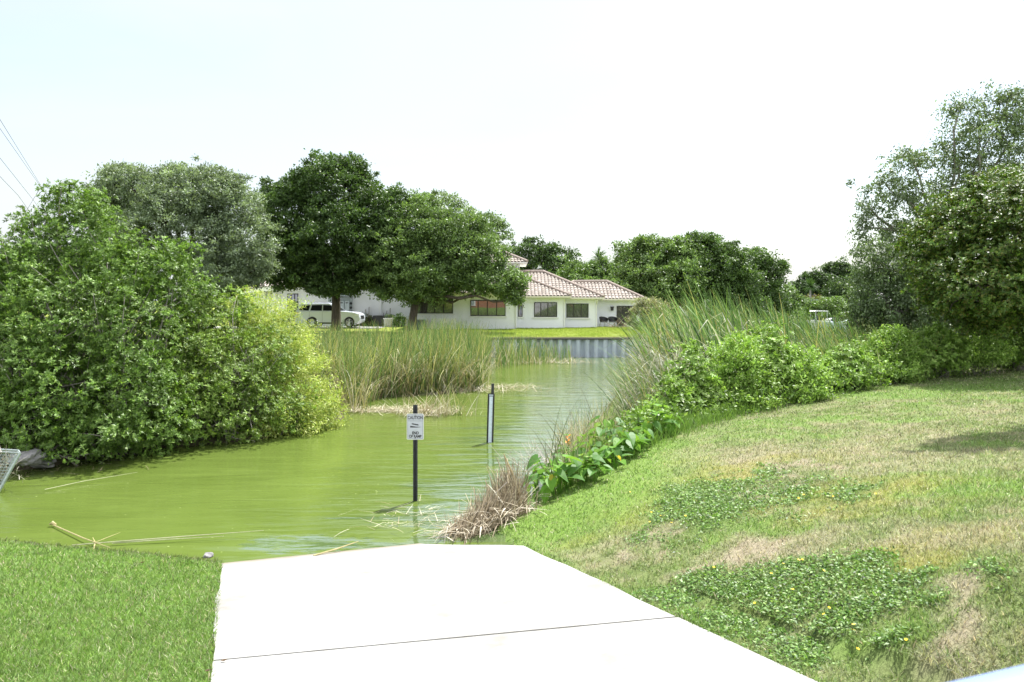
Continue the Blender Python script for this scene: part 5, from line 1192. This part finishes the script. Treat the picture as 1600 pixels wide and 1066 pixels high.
for i, (px, py) in enumerate(spots):
    g = G(px, py+14)
    if i < 3:
        t = empty("taro_plant", (0, 0, 0), 0, taro_label[i], "broad leaved plant", ["green taro plants on the right bank", "deep green taro plants on the right bank", "yellow leaved taro plants on the right bank"][i]); ste = MB()
        for k in range(7):
            a = k*.9+i*.5+random.uniform(-.3, .3); h = random.uniform(.22, .62); r_ = random.uniform(.08, .30); top = (r_*math.cos(a), r_*math.sin(a), h)
            ste.tube([(0, 0, -.1), (r_*.3*math.cos(a), r_*.3*math.sin(a), h*.6), top], [.010, .008, .005], 5)
            lf = MB(); L_ = random.uniform(.22, .34)*(.5 if (i == 2 and k == 3) else 1); broad_leaf(lf, top, a, random.uniform(-.35, .95), L_, L_*.85); lf.build('leaf', LM[2] if (i == 2 and k == 3) else LM[1 if (i == 1 or k % 3 == 2) else 0], t)
        ste.build('stem', LM[0], t); protos.append(t)
    else: t = copy_tree(protos[i % 3] if i % 6 == 5 or i % 3 != 2 else protos[0])
    t.location = g; t.rotation_euler = (0, 0, random.uniform(0, 6.28)); t.rotation_euler = (random.uniform(-.25, .25), random.uniform(-.25, .25), t.rotation_euler[2]); s = random.uniform(.65, 1.0); t.scale = (s, s, s)
fl = {}
for (px, py, Y, c, lb) in ((887, 690, 16.0, (.85, .30, .03), "orange canna flower above the broad leaves nearest the water"), (951, 678, 17.2, (.85, .42, .05), "small orange yellow flower amid the taro leaves"), (983, 700, 16.6, (.80, .55, .05), "yellow flower lowest in the taro patch"), (1020, 640, 18.2, (.78, .35, .06), "orange bloom in the dark small bush"), (1462, 548, 24.2, (.70, .07, .03), "red flower spike on the light green bush by the lawn")):
    b = P(px, py, Y); g = float(height(b[0], b[1])); t = empty("canna_flower", (b[0], b[1], g), 0, lb, "flower", "flowers on the right bank"); h = b[2]-g; mb = MB(); mb.tube([(0, 0, -.1), (.02, 0, h*.5), (0, 0, h)], [.010, .008, .005], 5)
    mb.build('stem', LM[0], t); mb = MB()
    for k in range(9):
        a = k*2.4; z = h-.07+.02*k; tip = Vector((math.cos(a)*.07, math.sin(a)*.07, z+.06)); s = Vector((-math.sin(a), math.cos(a), 0))*.022; r = Vector((0, 0, z)); m_ = r.lerp(tip, .6)
        mb.add([r, m_+s, tip, m_-s], [(0, 1, 2, 3)])
    mb.build('petals', mat('petal', c, .5), t)
# long grass along the foot of the right bank bushes
n = 16000; tt = rng.uniform(0, 1, n); edge = np.array([G(*q)[:2] for q in ((835, 775), (900, 738), (1000, 698), (1080, 668), (1200, 636), (1290, 608), (1400, 590), (1500, 572), (1600, 562))]); s_ = tt*(len(edge)-1); i0 = np.minimum(s_.astype(int), len(edge)-2); fr = (s_-i0)[:, None]
p = edge[i0]*(1-fr)+edge[i0+1]*fr+rng.normal(size=(n, 2))*np.array([.28, .42])+np.array([-.15, .35]); k_ = ~on_ramp(p[:, 0], p[:, 1], .05) & (sdist(p[:, 0], p[:, 1]) > .05); p = p[k_]; n = len(p)
tag(ribbons("long_grass", np.column_stack([p, height(p[:, 0], p[:, 1])]), rng.uniform(0, 6.28, n), rng.uniform(0, .5, n), rng.uniform(.2, 1.2, n), rng.uniform(.12, .42, n), .013, pick([(.15, .27, .05), (.20, .31, .07), (.12, .21, .04)], n), 4), "bright long grass fringing the foot of the bank bushes", "grass", kind='stuff')
# mixed low growth between bushes and reeds
n = 17000; p = scatter([(1.2, 14.6), (2.2, 17.2), (4.0, 20.5), (8, 24), (15, 29), (19, 32), (21, 30), (17, 26), (13, 24), (8.3, 20.5), (4.6, 17.8), (2.6, 16.0), (1.2, 13.7)], n); g = height(p[:, 0], p[:, 1])
v, lp = leaf_arrays(np.column_stack([p, g+rng.uniform(.02, .55, n)]), rand_dir(n), unit(rng.normal(size=(n, 3))*.6+[0, 0, 1]), rng.uniform(.07, .16, n), rng.uniform(.03, .07, n)); tag(mesh_np("undergrowth", v, 4, lp, pick(US+SH[:3], n, .25)*.85, M['leaf']), "tangled low leafy growth between the lawn edge and the reeds", "undergrowth", kind='stuff')
# low growth on the left bank under the shrubs
n = 9000; p = scatter([(-11, 17), (-9.2, 19), (-6.6, 20.8), (-5.4, 24), (-6, 27), (-10, 26), (-16, 20)], n); g = height(p[:, 0], p[:, 1])
v, lp = leaf_arrays(np.column_stack([p, g+rng.uniform(.02, .5, n)]), rand_dir(n), unit(rng.normal(size=(n, 3))*.6+[0, 0, 1]), rng.uniform(.08, .16, n), rng.uniform(.03, .06, n)); tag(mesh_np("undergrowth", v, 4, lp, pick(SH, n, .15), M['leaf']), "low leafy growth beneath the shrubs of the left bank", "undergrowth", kind='stuff')

# ------------------------------------------------------------------ clipped hedge + dry palm frond by the house
for px, Y, w_, h, lb, c in ((614, 63.4, .45, .95, "small dark clipped hedge behind the white cabinet", OAK), (624, 62.4, .5, 1.0, "second clipped hedge next to the white cabinet", OAK), (572, 63.6, .5, .8, "brownish low hedge behind the car bonnet", [(.12, .10, .06), (.1, .12, .05)])):
    x = hx(px, Y); shrub("hedge", lb, "hedge", (x, Y, 1.42), [((x, Y, 1.42+h*.5), (w_, .4, h*.52))], c, clump_r=.16, per=26, L_=.10, W_=.06, stems=6, dens=1.4)
n = 60; b = P(975, 512, 60.5); b[2] = 1.43
tag(ribbons("dry_palm_fronds", np.tile(b, (n, 1))+rng.normal(size=(n, 3))*[.7, .2, .02], rng.choice([0.1, 3.0], n)+rng.normal(0, .4, n), rng.uniform(.5, 1.4, n), rng.uniform(.2, .8, n), rng.uniform(.5, 1.5, n), .06, pick([(.36, .30, .22), (.26, .20, .15)], n), 4, material=M['dry']), "greyish dry palm fronds lying before the glass door", "dead fronds")
n = 900; b = P(1005, 478, 61); sh_c = P(1015, 480, 58)
shrub("pale_shrub", "pale brownish seeding shrub at the right corner of the house", "shrub", T(1012, 512, 58), [PL(1010, 478, 58, 22, 14), PL(1030, 490, 58, 22, 18), PL(1000, 498, 58, 16, 14)], [(.34, .31, .22), (.24, .26, .14), (.18, .2, .1)], clump_r=.25, per=30, L_=.14, W_=.06, stems=16)

# ------------------------------------------------------------------ lawn grass, cover plants, flowers
def lawn(n, Y0, Y1, side_lo, side_hi, hgt, wid, K, name, label, powr=1.0):
    u = rng.uniform(0, 1, n); Y = Y0*(Y1/Y0)**(u**powr); X = rng.uniform(side_lo, side_hi, n)*Y
    s = sdist(X, Y); keep = (s > .04) & ~on_ramp(X, Y, -.015) & ~((X < -4.6) & (Y > 13.5)) & (Y < 40)
    X, Y = X[keep], Y[keep]; c, cov, dk = zone(X, Y); r = rng.uniform(0, 1, len(X)); k2 = r > np.maximum(dk*.5, cov*.15); X, Y, c, cov = X[k2], Y[k2], c[k2], cov[k2]; m_ = len(X)
    z = height(X, Y); dry = rng.uniform(0, 1, m_) < .08+.0*X; c = np.where(dry[:, None], np.array([.46, .42, .29]), c)*(1+rng.normal(0, .32, (m_, 1))).clip(.3, 2.0)*(1+rng.normal(0, .05, (m_, 3)))
    o = ribbons(name, np.column_stack([X, Y, z-.008]), rng.uniform(0, 6.28, m_), rng.uniform(.1, 1.25, m_), rng.uniform(.1, 1.3, m_), hgt*rng.uniform(.5, 1.4, m_), wid*1.25*(1+np.clip(Y-6, 0, 30)*.11)*rng.uniform(.7, 1.3, m_), c, K, material=M['grass'])
    return tag(o, label, "grass", kind='stuff')
lawn(230000, 4.6, 12.0, -.95, -.20, .060, .0055, 2, "lawn_grass", "short lush green lawn grass left of the boat ramp", .9)
lawn(400000, 2.9, 27.0, -.06, .95, .055, .0060, 2, "lawn_grass", "patchy green and straw coloured lawn grass on the slope right of the ramp", .9)
lawn(90000, 1.2, 12.0, .95, 3.2, .055, .010, 2, "lawn_grass", "lawn grass at the far right of the slope beside the camera")
lawn(36000, 1.5, 8, -1.6, -.6, .06, .009, 1, "lawn_grass", "lawn grass beside the camera left of the ramp")
n = 60000; Xf = rng.uniform(-8, 16, n); Yf = rng.uniform(50, 63, n); cf, _, _ = zone(Xf, Yf)
kf = ~((Yf > 58.2) & (Xf < 10.3) & (Yf > 58.2+(Xf > .3)*1.4+(Xf > 3.9)*1+(Xf > 6.6)*2)); Xf, Yf, cf = Xf[kf], Yf[kf], cf[kf]; n = len(Xf)
tag(ribbons("lawn_grass", np.column_stack([Xf, Yf, height(Xf, Yf)-.01]), rng.uniform(0, 6.28, n), rng.uniform(0, .6, n), rng.uniform(0, .8, n), rng.uniform(.05, .11, n), .035, cf*(1+rng.normal(0, .12, (n, 1))), 1), "bright sunlit lawn above the corrugated wall", "grass", kind='stuff')
def cover():
    n = 420000; u = rng.uniform(0, 1, n); Y = 3.2*(16/3.2)**u; X = rng.uniform(.0, .95, n)*Y; c, cov, dk = zone(X, Y); k = (rng.uniform(0, 1, n) < cov**1.2*.62) & ~on_ramp(X, Y, -.01); X, Y = X[k], Y[k]; m_ = len(X)
    print("cover leaves", m_)
    h = height(X, Y)+rng.uniform(.008, .045, m_)*(.6+.8*fbm(X, Y, 3, 4)); s = (1+np.clip(Y-6, 0, 20)*.05)
    d = rand_dir(m_)*[1, 1, .45]; v, lp = leaf_arrays(np.column_stack([X, Y, h]), d, unit(rng.normal(size=(m_, 3))*.45+[0, 0, 1]), .036*s*rng.uniform(.6, 1.3, m_), .019*s*rng.uniform(.7, 1.2, m_), .1)
    tag(mesh_np("cover_plants", v, 4, lp, pick([(.11, .22, .04), (.16, .28, .06), (.25, .36, .11), (.07, .15, .03)], m_, .28), M['leaf']), "dark green creeping leafy weeds with small yellow flowers on the slope", "cover plants", kind='stuff')
cover()
src = None
flow = [(1018, 807), (1034, 812), (1015, 822), (1050, 826), (1060, 805), (1070, 814), (1088, 791), (1256, 781), (1300, 782), (1247, 786), (1222, 890), (1245, 886), (1252, 882), (1206, 907), (1282, 902), (1292, 958), (1293, 970), (1337, 990), (1328, 1000), (1335, 1022), (1417, 1010), (1115, 895), (1180, 950), (1238, 931), (985, 775), (1370, 780)]
for i, (px, py) in enumerate(flow):
    g = G(px, py)
    if src is None:
        src = empty("yellow_flower", g, 0, "tiny yellow wildflower in the creeping weeds on the slope", "wildflower", "yellow wildflowers on the slope")
        mb = MB()
        for k in range(6):
            a = k*math.pi/3; s = Vector((-math.sin(a), math.cos(a), 0))*.009; tip = Vector((math.cos(a)*.022, math.sin(a)*.022, .088)); m_ = Vector((math.cos(a)*.014, math.sin(a)*.014, .083)); mb.add([(0, 0, .08), m_+s, tip, m_-s], [(0, 1, 2, 3)])
        mb.build('petals', mat('yellow_petal', (.85, .62, .02), .5), src); mb = MB(); mb.tube([(0, 0, 0), (0, 0, .08)], .0015, 4); mb.build('stem', LM[0], src); t = src
    else: t = copy_tree(src)
    t.location = g; t.rotation_euler = (random.uniform(-.3, .3), random.uniform(-.5, .1), random.uniform(0, 6)); s = random.uniform(.6, .85); t.scale = (s, s, s*1.1)
# fallen leaves on the ramp and lawn
for px, py, c, lb in ((350, 1060, (.16, .10, .05), "curled brown leaf on the lower left corner of the ramp"), (222, 886, (.14, .07, .03), "brown leaf lying on the left lawn"), (325, 1060, (.12, .08, .04), "small brown leaf where ramp meets left lawn")):
    g = G(px, py); u_, t_ = ramp_uv(g[0], g[1]); z = SL*t_+.006 if 0 < u_ < RW else g[2]+.05; m_ = MB(); m_.add([(-.03, 0, .004), (-.01, .016, .012), (.035, 0, .02), (-.005, -.014, .014), (0, 0, .002)], [(0, 4, 1), (1, 4, 2), (2, 4, 3), (3, 4, 0)])
    o = m_.build("fallen_leaf", mat('brown_leaf', c, .7)); o.location = (g[0], g[1], z); tag(o, lb, "leaf", "fallen brown leaves")
# palm-frond like concrete chunk in the heap
m_ = MB(); m_.box(-.07, .07, -.01, .01, -.05, .05); o = m_.build("pale_board_scrap", M['white_trim'], bevel=.004); o.location = P(757, 812, 12.3); o.rotation_euler = (.5, .5, .3); tag(o, "small pale board scrap at the foot of the dead reed heap", "board scrap")
